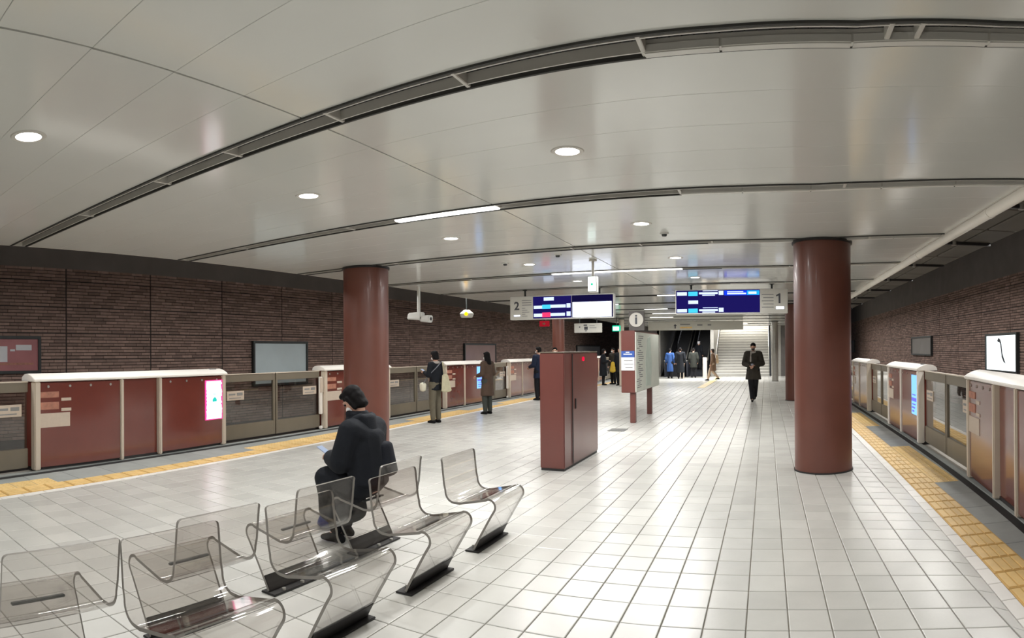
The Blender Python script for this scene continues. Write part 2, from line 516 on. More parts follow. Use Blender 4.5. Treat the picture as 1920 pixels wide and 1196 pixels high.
# tunnel roofs above the tracks
b = MB(); b.box(WALL_L - .3, CL - .5, Y0, YEND, 4.5, 4.7); struct(b.build('ceiling_track_left', 'slab'))
b = MB(); b.box(3.3, WALL_R + .3, Y0, YEND, 4.5, 4.7); struct(b.build('ceiling_track_right', 'slab'))
b = MB(); b.box(WALL_L - .3, WALL_R + .3, Y0 - .3, Y0, -1.3, 4.7); struct(b.build('wall_back', 'concrete'))
b = MB(); b.box(WALL_L - .3, -8.5, YEND - .3, YEND, -1.3, 4.7); b.box(2.6, WALL_R + .3, YEND - .3, YEND, -1.3, 4.7)
struct(b.build('wall_tunnel_end', 'concrete'))

# ---------------------------------------------------------------- ceiling: panels between cross slots
b = MB(); b.box(CL - .55, CR + 1.15, Y0, Y1, CEIL + .2, CEIL + 1.7)
ceiling = struct(b.build('ceiling', 'slab'))
b = MB(); b.box(CL - .02, CL, Y0, Y1, CEIL - .0, CEIL + .22); b.box(CR, CR + .02, Y0, Y1, CEIL, CEIL + .22); b.build('edge_fascia', 'rail', ceiling)
SLOTS = [-4.9, -2.4, 0.15, 2.70, 5.35, 7.97, 10.52, 13.05, 15.55, 18.15, 20.7, 23.3, 25.9, 28.5, 31.1, 33.7, 36.2]
SW = 0.225
JX = -2.52
XS_L = [CL, -6.2, -5, -3.8, JX - .006]
XS_R = [JX + .006, -1.3, -.2, .4, 1.0, 1.6, CR]
def panel(xs, ya, yb):
    b = MB()
    e = .002
    zt = CEIL + .03
    n = len(xs)
    for i in range(n):
        x = xs[i] + (e if i == 0 else -e if i == n - 1 else 0)
        b.v += [(xs[i], ya + bendc(xs[i]), zt), (xs[i], ya + bendc(xs[i]), CEIL + e), (x, ya + bendc(xs[i]) + e, CEIL), (x, yb + bendc(xs[i]) - e, CEIL), (xs[i], yb + bendc(xs[i]), CEIL + e), (xs[i], yb + bendc(xs[i]), zt)]
    for i in range(n - 1):
        for k in range(5):
            b.f.append((6 * i + k, 6 * i + k + 1, 6 * i + 7 + k, 6 * i + 6 + k)); b.m.append(0)
    b.f += [(0, 1, 2, 3, 4, 5), tuple(6 * (n - 1) + k for k in (5, 4, 3, 2, 1, 0))]; b.m += [0, 0]
    b.build('ceiling_panel', 'ceiling', ceiling)
for a, c in zip(SLOTS[:-1], SLOTS[1:]):
    y0, y1 = a + SW, c
    n = 5 if a < 14 else 2
    for i in range(n):
        pa = y0 + (y1 - y0) * i / n + (.0008 if i else 0)
        pb = y0 + (y1 - y0) * (i + 1) / n - (.0008 if i < n - 1 else 0)
        panel(XS_L, pa, pb); panel(XS_R, pa, pb)
def strip_mesh(b, xs, o0, o1, z0, z1, y, mi=0):
    for xa, xb in zip(xs[:-1], xs[1:]):
        vs = []
        for z in (z0, z1):
            vs += [(xa, y + bendc(xa) + o0, z), (xb, y + bendc(xb) + o0, z), (xb, y + bendc(xb) + o1, z), (xa, y + bendc(xa) + o1, z)]
        b.add(vs, [(0, 3, 2, 1), (4, 5, 6, 7), (0, 1, 5, 4), (1, 2, 6, 5), (2, 3, 7, 6), (3, 0, 4, 7)], mi)
XALL = [CL, -6.2, -5, -3.8, JX, -1.3, -.2, .4, 1.0, 1.6, CR]
BARS = {2.70: [-5.6, -4.2, -3.3, -2.36, -1.5, -0.56, 0.55, 0.68, 1.5], 5.35: [-6.2, -4.35, -0.75, 0.68], 7.97: [-5.5, -3.57, -2.6, -1.64, -0.69, 1.3]}
for y in SLOTS:
    near = y < 14
    b = MB(); strip_mesh(b, XALL, 0, SW, CEIL + .16, CEIL + .17, y)
    s = b.build('ceiling_slot', 'slotdark', ceiling)
    b = MB(); strip_mesh(b, XALL, -.002, .014, CEIL - .012, CEIL + .16, y); b.build('slot_rail', 'slotdark', s)
    b = MB(); strip_mesh(b, XALL, SW - .014, SW + .002, CEIL - .012, CEIL + .16, y); b.build('slot_rail', 'slotdark', s)
    if not near: continue
    b = MB(); strip_mesh(b, XALL, .036, .046, CEIL - .006, CEIL + .05, y); b.build('slot_trim', 'rail', s)
    b = MB(); strip_mesh(b, XALL, SW - .056, SW - .046, CEIL - .006, CEIL + .05, y); b.build('slot_trim', 'rail', s)
    b = MB(); strip_mesh(b, XALL, .046, SW - .056, CEIL + .055, CEIL + .065, y)
    x = CL + .1
    while x < CR - .05:
        yy = y + bendc(x)
        b.box(x, x + .05, yy + .05, yy + SW - .06, CEIL + .049, CEIL + .06)
        x += .058
    b.build('slot_grille', 'grille', s)
    for x in BARS.get(y, [-5.5, -3.6, -1.6, .4]):
        b = MB(); yy = y + bendc(x); b.box(x - .012, x + .012, yy + .014, yy + SW - .014, CEIL - .008, CEIL + .05); b.build('cross_bar', 'rail', s, bev=.003)
    # unlit tube along the far edge
    xs = [x for x in XALL if x > -.6] if y < 5 else [x for x in XALL if x > -1.5]
    xs = [-0.56 if y < 5 else -0.75] + [x for x in xs if x > (-.5 if y < 5 else -.7)]
    b = MB(); strip_mesh(b, xs, SW - .062, SW - .006, CEIL - .016, CEIL + .03, y); b.build('lamp_tube', 'tube_off', s, bev=.006)

# lit tubes in some slots
def strip_light(y, x0, x1, label, gain=1.0):
    t = thing('strip_light', label, 'lamp', ((x0 + x1) / 2, y + bendc((x0 + x1) / 2) + SW * .5, CEIL), 0, 'lit tubes in the ceiling slots')
    L = x1 - x0
    sk = math.atan2(bendc(x1) - bendc(x0), L)
    t.rotation_euler = (0, 0, sk)
    b = MB(); b.box(-L / 2, L / 2, -.07, .07, -.004, .03); b.build('lamp_housing', 'rail', t, bev=.004)
    b = MB(); b.prism([(-.055, -.004), (-.045, -.018), (.045, -.018), (.055, -.004)], 0, -L / 2 + .01, L / 2 - .01); b.build('diffuser', 'tube', t)
    ld = bpy.data.lights.new('tube_lamp', 'AREA'); ld.shape = 'RECTANGLE'; ld.size = L; ld.size_y = .1; ld.energy = TUBE_W * gain * L / 1.2; ld.color = (1, .995, .975)
    lo = bpy.data.objects.new('tube_lamp', ld); C.objects.link(lo); lo.parent = t; lo.location = (0, 0, -.03)
strip_light(5.35, -3.70, -2.50, 'lit white tube in the second ceiling slot, left of the downlight')
strip_light(10.52, -3.8, -1.42, 'lit white tube in the ceiling slot above the hanging exit sign')
strip_light(15.55, -2.75, -2.2, 'short lit tube in the ceiling slot left of the right departure board')
strip_light(18.15, -5.6, -4.4, 'lit tube in the ceiling slot hidden behind the left departure board')
strip_light(20.7, -4.1, -3.3, 'lit tube in the ceiling slot above the round information sign')
strip_light(23.3, -4.3, -3.4, 'lit tube just behind the one above the information sign')
strip_light(26.0, -4.9, -3.9, 'lit tube in a far ceiling slot before the escalators')
strip_light(31.2, -5.3, -3.9, 'lit tube in the far ceiling slot just behind the long hanging sign')
strip_light(33.8, -5.2, -1.0, 'long lit tube in the last ceiling slot before the stairs', 1.8)
# unseen lamps added behind both ceiling edges to brighten gates and walls
def added_edge_light(x, y, lb):
    t = thing('added_edge_light', lb, 'lamp', (x, y, 3.06 if x < 0 else 3.14), 0, 'added unseen tube lamps behind the ceiling edges')
    b = MB(); b.box(-.05, .05, -1.2, 1.2, 0, .06); b.build('lamp_housing', 'rail', t, bev=.006)
    b = MB(); b.box(-.035, .035, -1.18, 1.18, -.012, 0); b.build('diffuser', 'tube', t)
    
    for hy in (-.6, .57): MB().box(-.015, .015, hy, hy + .03, .06, 1.4).build('hanger', 'frame', t)
    ld = bpy.data.lights.new('added_edge_lamp', 'AREA'); ld.shape = 'RECTANGLE'; ld.size = .08; ld.size_y = 2.3; ld.energy = EDGE_W; ld.color = (1, .985, .95)
    lo = bpy.data.objects.new('added_edge_lamp', ld); C.objects.link(lo); lo.parent = t; lo.location = (0, 0, -.02)
for i in range(10):
    y = 1.0 + i * 3.6
    added_edge_light(-7.74, y, 'added unseen tube lamp behind the left ceiling edge, %s from the camera' % ORD[i])
    added_edge_light(3.22, y, 'added unseen tube lamp beyond the right soffit, %s from the camera' % ORD[i])

# round downlights
def make_down():
    t = thing('downlight', '', 'lamp', (0, 0, CEIL), 0, 'round ceiling downlights')
    n = 32
    b = MB()
    prof = [(.085, .002), (.085, -.006), (.112, -.006), (.118, .0), (.118, .004)]
    for r, z in prof:
        b.v += [(r * math.cos(2 * PI * i / n), r * math.sin(2 * PI * i / n), z) for i in range(n)]
    for k in range(len(prof) - 1):
        for i in range(n):
            b.f.append((k * n + i, k * n + (i + 1) % n, (k + 1) * n + (i + 1) % n, (k + 1) * n + i)); b.m.append(0)
    b.build('trim_ring', 'rail', t, smooth=True)
    b = MB(); b.cyl((0, 0, -.002), (0, 0, .0), .085, n=n); b.build('lens', 'lamp', t)
    ld = bpy.data.lights.new('downlight_lamp', 'AREA'); ld.shape = 'DISK'; ld.size = .17; ld.energy = LAMP_W; ld.color = (1, .995, .975)
    lo = bpy.data.objects.new('downlight_lamp', ld); C.objects.link(lo); lo.parent = t; lo.location = (0, 0, -.02)
    return t
proto = make_down()
first = True
for k in range(-3, 5):
    y = 1.57 + 2.62 * k
    for x, row in ((-3.72, 'left'), (-1.36, 'right')):
        if k < -0 and True: where = 'round white downlight of the %s row, %s behind the camera' % (row, ORD[-k - 1])
        else: where = 'round white downlight, %s of the %s row counted along the platform' % (ORD[k], row)
        if k == 0 and row == 'left': where = 'bright round downlight nearest the camera at the left of the ceiling'
        if k == 1 and row == 'right': where = 'bright round downlight in the middle of the near ceiling'
        if first:
            proto.location = (x, y, CEIL); proto['label'] = where; first = False
        else: dup(proto, (x, y, CEIL), where)
# side rows: dim outer lamps are outside the view; smoke detectors
for (x, y, lb) in ((-4.0, 9.1, 'small round smoke detector on the ceiling near the left column'), (-2.95, 8.6, 'small round smoke detector beside the hanging exit sign'), (-1.2, 7.4, 'small round smoke detector on the ceiling behind the right downlights')):
    t = thing('smoke_detector', lb, 'detector', (x, y, CEIL))
    b = MB(); b.cyl((0, 0, 0), (0, 0, -.02), .055, .05); b.build('base', 'camera_white', t)
    b = MB(); b.cyl((0, 0, -.02), (0, 0, -.045), .035, .025); b.build('sensor_head', 'frame', t)

# pipe at the right ceiling edge, cable tray soffit beyond it
t = thing('ceiling_pipe', 'long cream pipe running along the right edge of the ceiling', 'pipe', (CR + .08, 14, CEIL - .02))
b = MB(); b.cyl((0, -18, 0), (0, 22.5, 0), .062, n=20); b.build('pipe', 'pipe', t, smooth=True)
for y in np.arange(-8, 22, 3.0):
    b = MB(); b.cyl((0, y - .03, 0), (0, y + .03, 0), .067, n=20); b.box(-.012, .012, y - .02, y + .02, .05, .16); b.build('pipe_clamp', 'pipe', t)
b = MB(); b.box(CR + .16, 3.05, Y0, Y1, CEIL + .06, CEIL + .2)
sof = struct(b.build('ceiling_soffit_right', 'slotdark'))
for i in range(34):
    y = -2 + i * 1.15
    for x0, x1 in ((CR + .19, 2.62), (2.655, 3.04)):
        b = MB(); b.box(x0, x1, y + .02, y + 1.13, CEIL + .03, CEIL + .062); b.build('soffit_panel', 'tray', sof, bev=.006, seg=1)
for i in range(12):
    y = 3.5 + i * 2.3
    t = thing('pipe_hanger', 'dark strut across the soffit right of the cream pipe, %s one from the camera' % ORD[i], 'bracket', (2.6, y, CEIL + .03), 0)
    b = MB(); b.box(-.4, .42, -.02, .02, -.04, 0); b.build('strut', 'dark', t, bev=.004)
    b = MB(); b.cyl((-.1, 0, -.05), (-.1, 0, 0), .035, n=12); b.build('clamp', 'steel', t)

# end wall of the platform with openings for escalators and stairs
YS = 37.0
b = MB()
b.box(-8.6, -6.35, YS, YS + .3, -.1, 4.7); b.box(.85, 2.7, YS, YS + .3, -.1, 4.7); b.box(-8.6, 2.7, YS, YS + .3, 3.2, 4.7)
struct(b.build('wall_end', 'concrete'))
b = MB(); b.box(-8.6, 2.7, Y1, YS + .0, CEIL, CEIL + .3); struct(b.build('ceiling_end', 'rail'))

# ---------------------------------------------------------------- stairs and escalators
RISE, RUN = .165, .29
st = thing('staircase', 'broad stone staircase with pale nosings at the far end', 'stairs', (-1.45, YS, 0))
for k in range(28):
    b = MB(); b.box(-1.62, 1.62, k * RUN, (k + 1) * RUN + .02, k * RISE - .12 if k else 0, (k + 1) * RISE - .03)
    s_ = b.build('step', 'step', st)
    b = MB(); b.box(-1.62, 1.62, k * RUN - .012, (k + 1) * RUN, (k + 1) * RISE - .03, (k + 1) * RISE); b.build('nosing', 'nosing', s_)
for x in (-1.58, 1.58):
    b = MB()
    for k in range(0, 28, 4): b.cyl((x, k * RUN + .1, (k + 1) * RISE), (x, k * RUN + .1, (k + 1) * RISE + .85), .018, n=8)
    b.cyl((x, 0, RISE + .8), (x, 28 * RUN, 28 * RISE + .95), .025, n=10)
    b.build('handrail', 'steel', st)
def slope_wall(name, x0, x1, zt):
    b = MB()
    b.prism([(YS, -.1), (YS + 12, 5.5), (YS + 12, 9), (YS + 5, 7), (YS, zt)], 0, x0, x1)
    return struct(b.build(name, 'steel'))
slope_wall('wall_stair_right', .28, .86, 3.4)
slope_wall('wall_stair_left', -3.3, -3.1, 3.4)
slope_wall('wall_escalator_left', -6.5, -6.3, 3.4)
b = MB(); b.prism([(YS + .3, 3.2), (YS + 12, 9), (YS + 12, 9.3), (YS + .3, 3.5)], 0, -6.5, .86); struct(b.build('ceiling_stair', 'slab'))
b = MB(); b.box(-6.5, .86, YS + 11.8, YS + 12, 3, 9.3); struct(b.build('wall_stair_top', 'rail'))
ld = bpy.data.lights.new('stair_lamp', 'AREA'); ld.shape = 'RECTANGLE'; ld.size = 2.4; ld.size_y = .3; ld.energy = 230; ld.color = (1, .97, .92)
for i, (x, y, z) in enumerate(((-1.45, YS + 4.0, 4.7),)):
    t = thing('stair_light', 'lit tube fixture on the sloping ceiling over the stairs', 'lamp', (x, y, z))
    b = MB(); b.box(-1.2, 1.2, -.08, .08, 0, .06); b.build('lamp_housing', 'rail', t)
    b = MB(); b.box(-1.19, 1.19, -.06, .06, -.015, 0); b.build('diffuser', 'tube', t)
    lo = bpy.data.objects.new('stair_lamp', ld); C.objects.link(lo); lo.parent = t; lo.location = (0, 0, -.03)
for xc, lb in ((-5.35, 'left dark escalator with glass sides at the far end'), (-4.05, 'right dark escalator beside the stairs at the far end')):
    t = thing('escalator', lb, 'escalator', (xc, YS - .6, 0))
    for k in range(18):
        y = .6 + k * .4; z = max(0, (k - 1) * .2)
        b = MB(); b.box(-.5, .5, y, y + .42, z - .22 if z > .1 else 0, z + .02); b.build('step', 'escal', t)
    for sx in (-1, 1):
        x = sx * .56
        b = MB(); b.prism([(-.1, .0), (.9, .0), (8.2, 3.7), (8.2, 4.55), (.7, .92), (-.2, .92)], 0, x - .035, x + .035); b.build('balustrade', 'escal', t)
        b = MB(); b.cyl((x, -.2, .95), (x, .7, .95), .035, n=10); b.cyl((x, .7, .95), (x, 8.2, 4.6), .035, n=10); b.build('handrail', 'steel', t)
for x, lb in ((-6.17, 'pale bollard left of the escalators'), (-4.7, 'pale bollard with a red sign between the escalators'), (-3.42, 'pale bollard right of the escalators beside the stairs')):
    t = thing('bollard', lb, 'bollard', (x, YS - 2.2, 0))
    b = MB(); b.box(-.11, .11, -.09, .09, 0, 1.15); b.build('post', 'beige', t, bev=.02)
    b = MB(); b.box(-.085, .085, -.095, -.09, .85, 1.1); b.build('sign_plate', 'sticker', t)
    if 'red' in lb:
        b = MB(); b.cyl((0, -.1, .5), (0, -.092, .5), .1, n=20); b.build('red_disc', 'red_sign', t)
t = thing('tactile_path', 'yellow tactile path leading to the stairs across the bright floor', 'path', (0, 0, 0))
for i in range(20):
    f = i / 19
    cx, cy = -3.0 + (-2.65 + 3.0) * f, 24.5 + 11.5 * f
    cx = -2.72 + .0 * f
    b = MB(); b.box(cx - .15, cx + .15, 26.0 + i * .5, 26.48 + i * .5, .0, .006); b.build('tactile_tile', 'yellow', t)

# ---------------------------------------------------------------- columns
def column(x, y, r, label, m='column', z1=CEIL):
    t = thing('column', label, 'column', (x, y, 0))
    b = MB(); b.cyl((0, 0, .0), (0, 0, z1), r, n=64); b.build('shaft', m, t, smooth=True)
    b = MB(); b.cyl((0, 0, z1 - .035), (0, 0, z1 - .002), r + .022, n=64); b.build('top_ring', 'dark', t, smooth=True)
    b = MB(); b.cyl((0, 0, .0), (0, 0, .018), r + .012, n=64); b.build('base_ring', 'dark', t, smooth=True)
column(.735, 8.2, .375, 'large red-brown round column on the right in front of the stairs')
column(-6.20, 8.40, .375, 'large red-brown round column behind the seated person')
column(.95, 19.4, .375, 'red-brown column half hidden behind the large right column')
column(-6.72, 19.6, .20, 'slim dark red column behind the red cabinet')
column(-6.32, 27.0, .11, 'slim pale pole left of the map board', 'beige')
column(.42, 31.0, .16, 'slim grey steel column at the foot of the stairs', 'steel')

# ---------------------------------------------------------------- platform gates
def frame_on(f, y0, y1, side):
    a = Vector((f(y0), y0, 0)); c = Vector((f(y1), y1, 0))
    if side == 'R': a, c = c, a
    d = c - a
    return a, math.atan2(d.y, d.x), d.length
def gate(f, y0, y1, side, label, posts, recess, screen=None, sensor=None, stick='first', pm='beige'):
    o, rz, L = frame_on(f, y0, y1, side)
    t = thing('platform_gate', label, 'platform gate', o, rz, 'red platform gates')
    D = .30
    ps = [p * L for p in posts]
    b = MB(); b.box(0.01, L - .01, .06, D, .05, 1.2); b.build('body', 'red', t)
    b = MB(); b.box(0.03, L - .03, .05, D - .02, -.01, .05); b.build('plinth', 'dark', t)
    # cap with a rounded front edge
    prof = [(-.03, 1.2), (-.032, 1.228), (.02, 1.262), (.09, 1.292), (.16, 1.305), (D - .06, 1.295), (D, 1.262), (D + .02, 1.2)]
    b = MB(); b.prism(prof, 0, -.03, L + .03); b.build('cap', 'cap', t, bev=.006, smooth=True)
    b = MB(); b.box(L - .26, L - .12, .10, .16, 1.294, 1.31); b.build('cap_label', 'ink2', t)
    W = .075
    for i, p in enumerate(ps):
        x = min(max(p, W / 2), L - W / 2)
        w = W * (1.25 if i in (0, len(ps) - 1) else .8)
        b = MB(); b.box(x - w / 2, x + w / 2, -.012, .10, .02, 1.2); b.build('post', pm, t, bev=.012, smooth=True)
    for i in range(len(ps) - 1):
        x0, x1 = ps[i] + .035, ps[i + 1] - .035
        if i == recess:
            b = MB(); b.box(x0, x1, .055, .08, .11, 1.16); b.build('recessed_panel', 'red', t, bev=.004)
        else:
            b = MB(); b.box(x0, x1, .008, .08, .05, 1.18); b.build('panel', 'red', t, bev=.006)
            for k in range(4):
                xx = x0 + (x1 - x0) * (k + .5) / 4
                b = MB(); b.cyl((xx, .0, 1.13), (xx, .012, 1.13), .018, n=12); b.build('panel_bolt', 'steel', t)
    # notices near one end
    xs = ps[0] + .06 if stick == 'first' else ps[-1] - .56
    fwd = stick == 'first'
    def sx(u, w): return (xs + u, xs + u + w)
    for (u, w, z0, z1, m) in ((.02, .30, .98, 1.06, 'sticker2'), (.36, .16, .93, .97, 'sticker'), (.02, .3, .82, .92, 'sticker2'), (.36, .16, .79, .83, 'sticker'), (.0, .5, .58, .77, 'sticker')):
        a, c = sx(u, w)
        c = min(c, ps[1 if fwd else -1] - .05)
        if c - a < .03: continue
        b = MB(); b.box(a, c, .001, .009, z0, z1); b.build('notice_sticker', m, t)
    if screen:
        x0 = (ps[-1] - .48) if screen[0] == 'end' else ps[0] + .08
        b = MB(); b.box(x0 - .015, x0 + .40, -.006, .01, .46, 1.12); s_ = b.build('advert_screen', screen[1], t, bev=.003)
        b = MB()
        random.seed(len(label))
        if screen[1] == 'ad_pink':
            n = 22
            for k in range(n):
                z = .475 + k * .63 / n
                b.box(x0 + .02 * random.random(), x0 + .385 - .03 * random.random(), -.009, -.006, z, z + .63 / n)
            b.build('advert_picture', 'ad_white', s_)
            b = MB()
            b.prism([(x0 + .15, .76), (x0 + .25, .76), (x0 + .255, .79), (x0 + .235, .82), (x0 + .205, .84), (x0 + .165, .815), (x0 + .145, .785)], 1, -.012, -.009)
            b.build('advert_mark', 'ad_teal', s_)
            rows([(x0 + .17, x0 + .24, .885, .895), (x0 + .11, x0 + .13, .95, .956), (x0 + .27, x0 + .29, .95, .956)], 'advert_mark', 'ad_teal', s_, -.012, -.009)
        else:
            rows([(x0 + i0, x0 + i1, z, z + h) for z, h, i0, i1 in ((.5, .03, .05, .2), (.56, .03, .03, .26), (.62, .02, .04, .3), (.68, .06, .0, .36), (.78, .02, .05, .3))], 'advert_picture', 'ad_violet', s_, -.009, -.006)
    if sensor is not None:
        x = -.07 if sensor == 'start' else L + .07
        b = MB(); b.box(x - .035, x + .035, .025, .085, .32, 1.08); b.box(x - .035, x + .035, .025, .085, .02, .08); b.build('sensor_post', 'cap', t, bev=.01)
        b = MB(); b.box(x - .055, x + .045, .015, .025, .76, 1.06); b.build('sensor_plate', 'sticker', t)
    return t
P3 = [0, .397, .6, 1]
P2 = [0, .47, 1]
gate(EL, 3.33, 7.03, 'L', 'nearest red platform gate on the left with a pink and white advert screen', P3, 1, ('end', 'ad_pink'))
gate(EL, 9.82, 12.26, 'L', 'red platform gate partly behind the left column and the seated person', P2, None, None, 'start')
gate(EL, 15.0, 17.46, 'L', 'red platform gate with a blue advert screen between the two standing women', P2, None, ('end', 'ad_blue'))
gate(EL, 19.45, 21.9, 'L', 'red platform gate just left of the man in navy by the red cabinet', P2, None, None, 'start')
gate(EL, 24.6, 27.0, 'L', 'red platform gate hidden mostly behind the red cabinet', P2, None)
gate(EL, 29.7, 32.1, 'L', 'farthest red platform gate behind the people in black', P2, None)
gate(ER, 3.4, 7.2, 'R', 'nearest red platform gate at the right edge of the picture', [0, .305, .5, 1], 1)
gate(ER, 9.97, 12.7, 'R', 'red platform gate with a wide white end post right of the column', P2, None, ('end', 'ad_blue'), pm='cap')
gate(ER, 15.4, 18.1, 'R', 'far red platform gate right beside the large right column', P2, None)
gate(ER, 20.8, 23.4, 'R', 'red platform gate hidden behind the large right column', P2, None)
def door_pair(f, y0, y1, side, where):
    o, rz, L = frame_on(f, y0, y1, side)
    for k, nm in ((0, 'near' if side == 'L' else 'far'), (1, 'far' if side == 'L' else 'near')):
        t = thing('sliding_gate_door', '%s leaf of the glass sliding door %s' % (nm, where), 'gate door', o, rz, 'glass sliding gate doors')
        x0, x1 = (0.045, L / 2 - .012) if k == 0 else (L / 2 + .012, L - .045)
        y = .10
        b = MB(); b.box(x0, x1, y, y + .05, 1.06, 1.19); b.build('top_rail', 'rail_beige', t, bev=.006)
        b = MB(); b.box(x0, x1, y - .004, y + .054, 1.19, 1.205); b.build('rail_lip', 'beige', t)
        b = MB(); b.box(x0, x1, y, y + .05, .05, .31); b.build('kick_plate', 'rail_beige', t, bev=.006)
        b = MB(); b.box(x0 + .01, x1 - .01, y + .018, y + .028, .31, 1.06); b.build('glass_pane', 'glass', t)
        e = x1 - .05 if k == 0 else x0
        b = MB(); b.box(e, e + .05, y - .003, y + .053, .05, 1.19); b.build('end_stile', 'rail_beige', t, bev=.006)
        xx = x1 - .52 if k == 1 else x0 + .1
        b = MB(); b.box(xx, xx + .42, y + .008, y + .018, .74, .9); s_ = b.build('notice_sticker', 'sticker', t)
        rows([(xx + .04, xx + .2, .83, .86), (xx + .24, xx + .38, .82, .87), (xx + .05, xx + .34, .77, .785)], 'notice_print', 'ink2', s_, y + .005, y + .008)
for y0, y1, w in ((.5, 3.33, 'at the left edge of the picture'), (7.03, 9.82, 'between the nearest left gate and the column'), (12.26, 15.0, 'behind the woman with the tote bag'),
                  (17.46, 19.45, 'behind the woman in the long brown coat'), (21.9, 24.6, 'behind the man in navy'), (27.0, 29.7, 'beyond the red cabinet on the left'), (32.1, 35.0, 'farthest along the left side')):
    door_pair(EL, y0, y1, 'L', w)
for y0, y1, w in ((7.2, 9.97, 'between the two nearest right gates'), (12.7, 15.4, 'before the far right gate'), (18.1, 20.8, 'hidden by the right column'), (.6, 3.4, 'right of the camera outside the view')):
    if y0 > 1: door_pair(ER, y0, y1, 'R', w)

# ---------------------------------------------------------------- posters on the walls
def poster(X, y0, y1, z0, z1, sgn, label, m, extra=None, fr='frame'):
    t = thing('wall_poster', label, 'poster', (X, (y0 + y1) / 2, (z0 + z1) / 2))
    w, h = (y1 - y0) / 2, (z1 - z0) / 2
    xf = -sgn
    b = MB()
    for (a, c, d, e) in ((-w - .06, w + .06, h, h + .06), (-w - .06, w + .06, -h - .06, -h), (-w - .06, -w, -h, h), (w, w + .06, -h, h)):
        b.box(*sorted((0, xf * .10)), a, c, d, e)
    b.build('frame', fr, t)
    b = MB(); b.box(*sorted((xf * .02, xf * .07)), -w, w, -h, h); p = b.build('sheet', m, t)
    if extra:
        for (nm, mm, boxes) in extra:
            for (a, c, d, e) in boxes: MB().box(*sorted((xf * .07, xf * .075)), a, c, d, e).build(nm, mm, p)
    return t
poster(WALL_L + .0, 3.3, 5.1, 1.24, 1.87, -1, 'framed pink poster with white print at the left edge of the picture', 'poster',
       [('print_white', 'paper', [(.05, .24, -.14, .17), (.42, .76, .09, .2), (.3, .4, .07, .11)]), ('print_line', 'sticker2', [(-.6, .8, -.2, -.16)])])
poster(WALL_L, 11.0, 12.95, .78, 1.82, -1, 'pale blue-grey framed panel on the brick wall left of the column', 'poster_grey')
poster(WALL_L, 22.4, 25.3, 1.0, 1.85, -1, 'dull pink framed panel on the wall above the gate between the women', 'poster_dull')
poster(WALL_L, 37.5, 43.0, 1.1, 1.86, -1, 'grey framed panel on the far left wall above the people in black', 'poster_slate')
# glowing advert on the right wall with a dark silhouette
tp = poster(WALL_R, 13.65, 15.7, 1.0, 1.87, 1, 'brightly lit white advert with a dark slender figure on the right wall', 'lit_poster')
sh = [p for p in tp.children if p.name.startswith('sheet')][0]
b = MB()
b.prism([(.22, .32), (.12, .38), (.02, .33), (-.05, .24), (-.11, .0), (-.17, -.08), (-.32, -.26), (-.2, -.22), (-.08, -.10), (-.06, -.02), (.02, .24), (.10, .28), (.18, .27)], 0, -.078, -.07)
b.build('silhouette', 'ink', sh)
poster(WALL_R, 21.4, 24.3, 1.36, 1.95, 1, 'dull grey framed panel on the right wall beside the lit advert', 'poster_slate')
poster(WALL_R, 40.8, 43.8, 1.4, 2.05, 1, 'small pale framed panel far along the right wall by the column', 'poster_slate')

# ---------------------------------------------------------------- departure boards and other hanging signs
def board(x0, x1, y, z0, z1, label):
    t = thing('departure_board', label, 'departure board', ((x0 + x1) / 2, y, z0))
    w, h = (x1 - x0) / 2, z1 - z0
    b = MB(); b.box(-w, w, 0, .16, 0, h); b.build('housing', 'camera_white', t, bev=.008)
    for x in (-w * .72, w * .72):
        b = MB(); b.cyl((x, .08, h), (x, .08, CEIL - z0 - .01), .022, n=12); b.cyl((x, .08, CEIL - z0 - .02), (x, .08, CEIL - z0), .05, n=16); b.build('hanger', 'frame', t)
    return t, w, h
RX90 = (PI / 2, 0, 0)
t, w, h = board(-5.73, -3.28, 13.3, 2.29, 2.82, 'left departure board marked 2 with a blank white screen half')
b = MB(); b.box(-w + .01, -w + .56, -.006, 0, .01, h - .01); pp = b.build('platform_panel', 'sign_beige', t)
text('platform_number', '2', .26, 'ink', (-w + .17, -.008, h * .58), RX90, pp)
rows([(-w + .30, -w + .53, h * (.84 - .1 * k) - .018, h * (.84 - .1 * k)) for k in range(3)] + [(-w + .30, -w + .3 + .08 + .05 * (k % 3), h * (.5 - .085 * k) - .012, h * (.5 - .085 * k)) for k in range(5)], 'direction_lines', 'ink2', pp, -.009, -.006)
rows([(-w + .10, -w + .25, h * .15, h * .21)], 'panel_light', 'screen_white', pp, -.009, -.006)
b = MB(); b.box(-w + .57, -w + 1.48, -.006, 0, .02, h - .02); sc = b.build('screen', 'screen_navy', t)
X0 = -w + .57
rows([(X0 + .26, X0 + .50, h * .78, h * .92), (X0 + .02, X0 + .22, h * .45, h * .58), (X0 + .42, X0 + .78, h * .47, h * .6), (X0 + .8, X0 + .89, h * .46, h * .64),
      (X0 + .02, X0 + .22, h * .10, h * .24), (X0 + .42, X0 + .76, h * .12, h * .25), (X0 + .8, X0 + .89, h * .11, h * .3)], 'train_lines', 'screen_lav', sc)
rows([(X0 + .22, X0 + .42, h * .44, h * .61)], 'express_mark', 'screen_cyan', sc)
rows([(X0 + .22, X0 + .42, h * .08, h * .28)], 'express_mark', 'screen_red', sc)
b = MB(); b.box(-w + 1.49, w - .02, -.006, 0, .02, h - .02); sc = b.build('screen', 'screen_dark', t)
rows([(-w + 1.51, w - .05, h * .05, h * .68)], 'white_notice', 'screen_white', sc)
t, w, h = board(-1.93, .46, 13.3, 2.335, 2.855, 'right departure board marked 1 with dark blue train lines')
b = MB(); b.box(w - .58, w - .01, -.006, 0, .01, h - .01); pp = b.build('platform_panel', 'sign_beige', t)
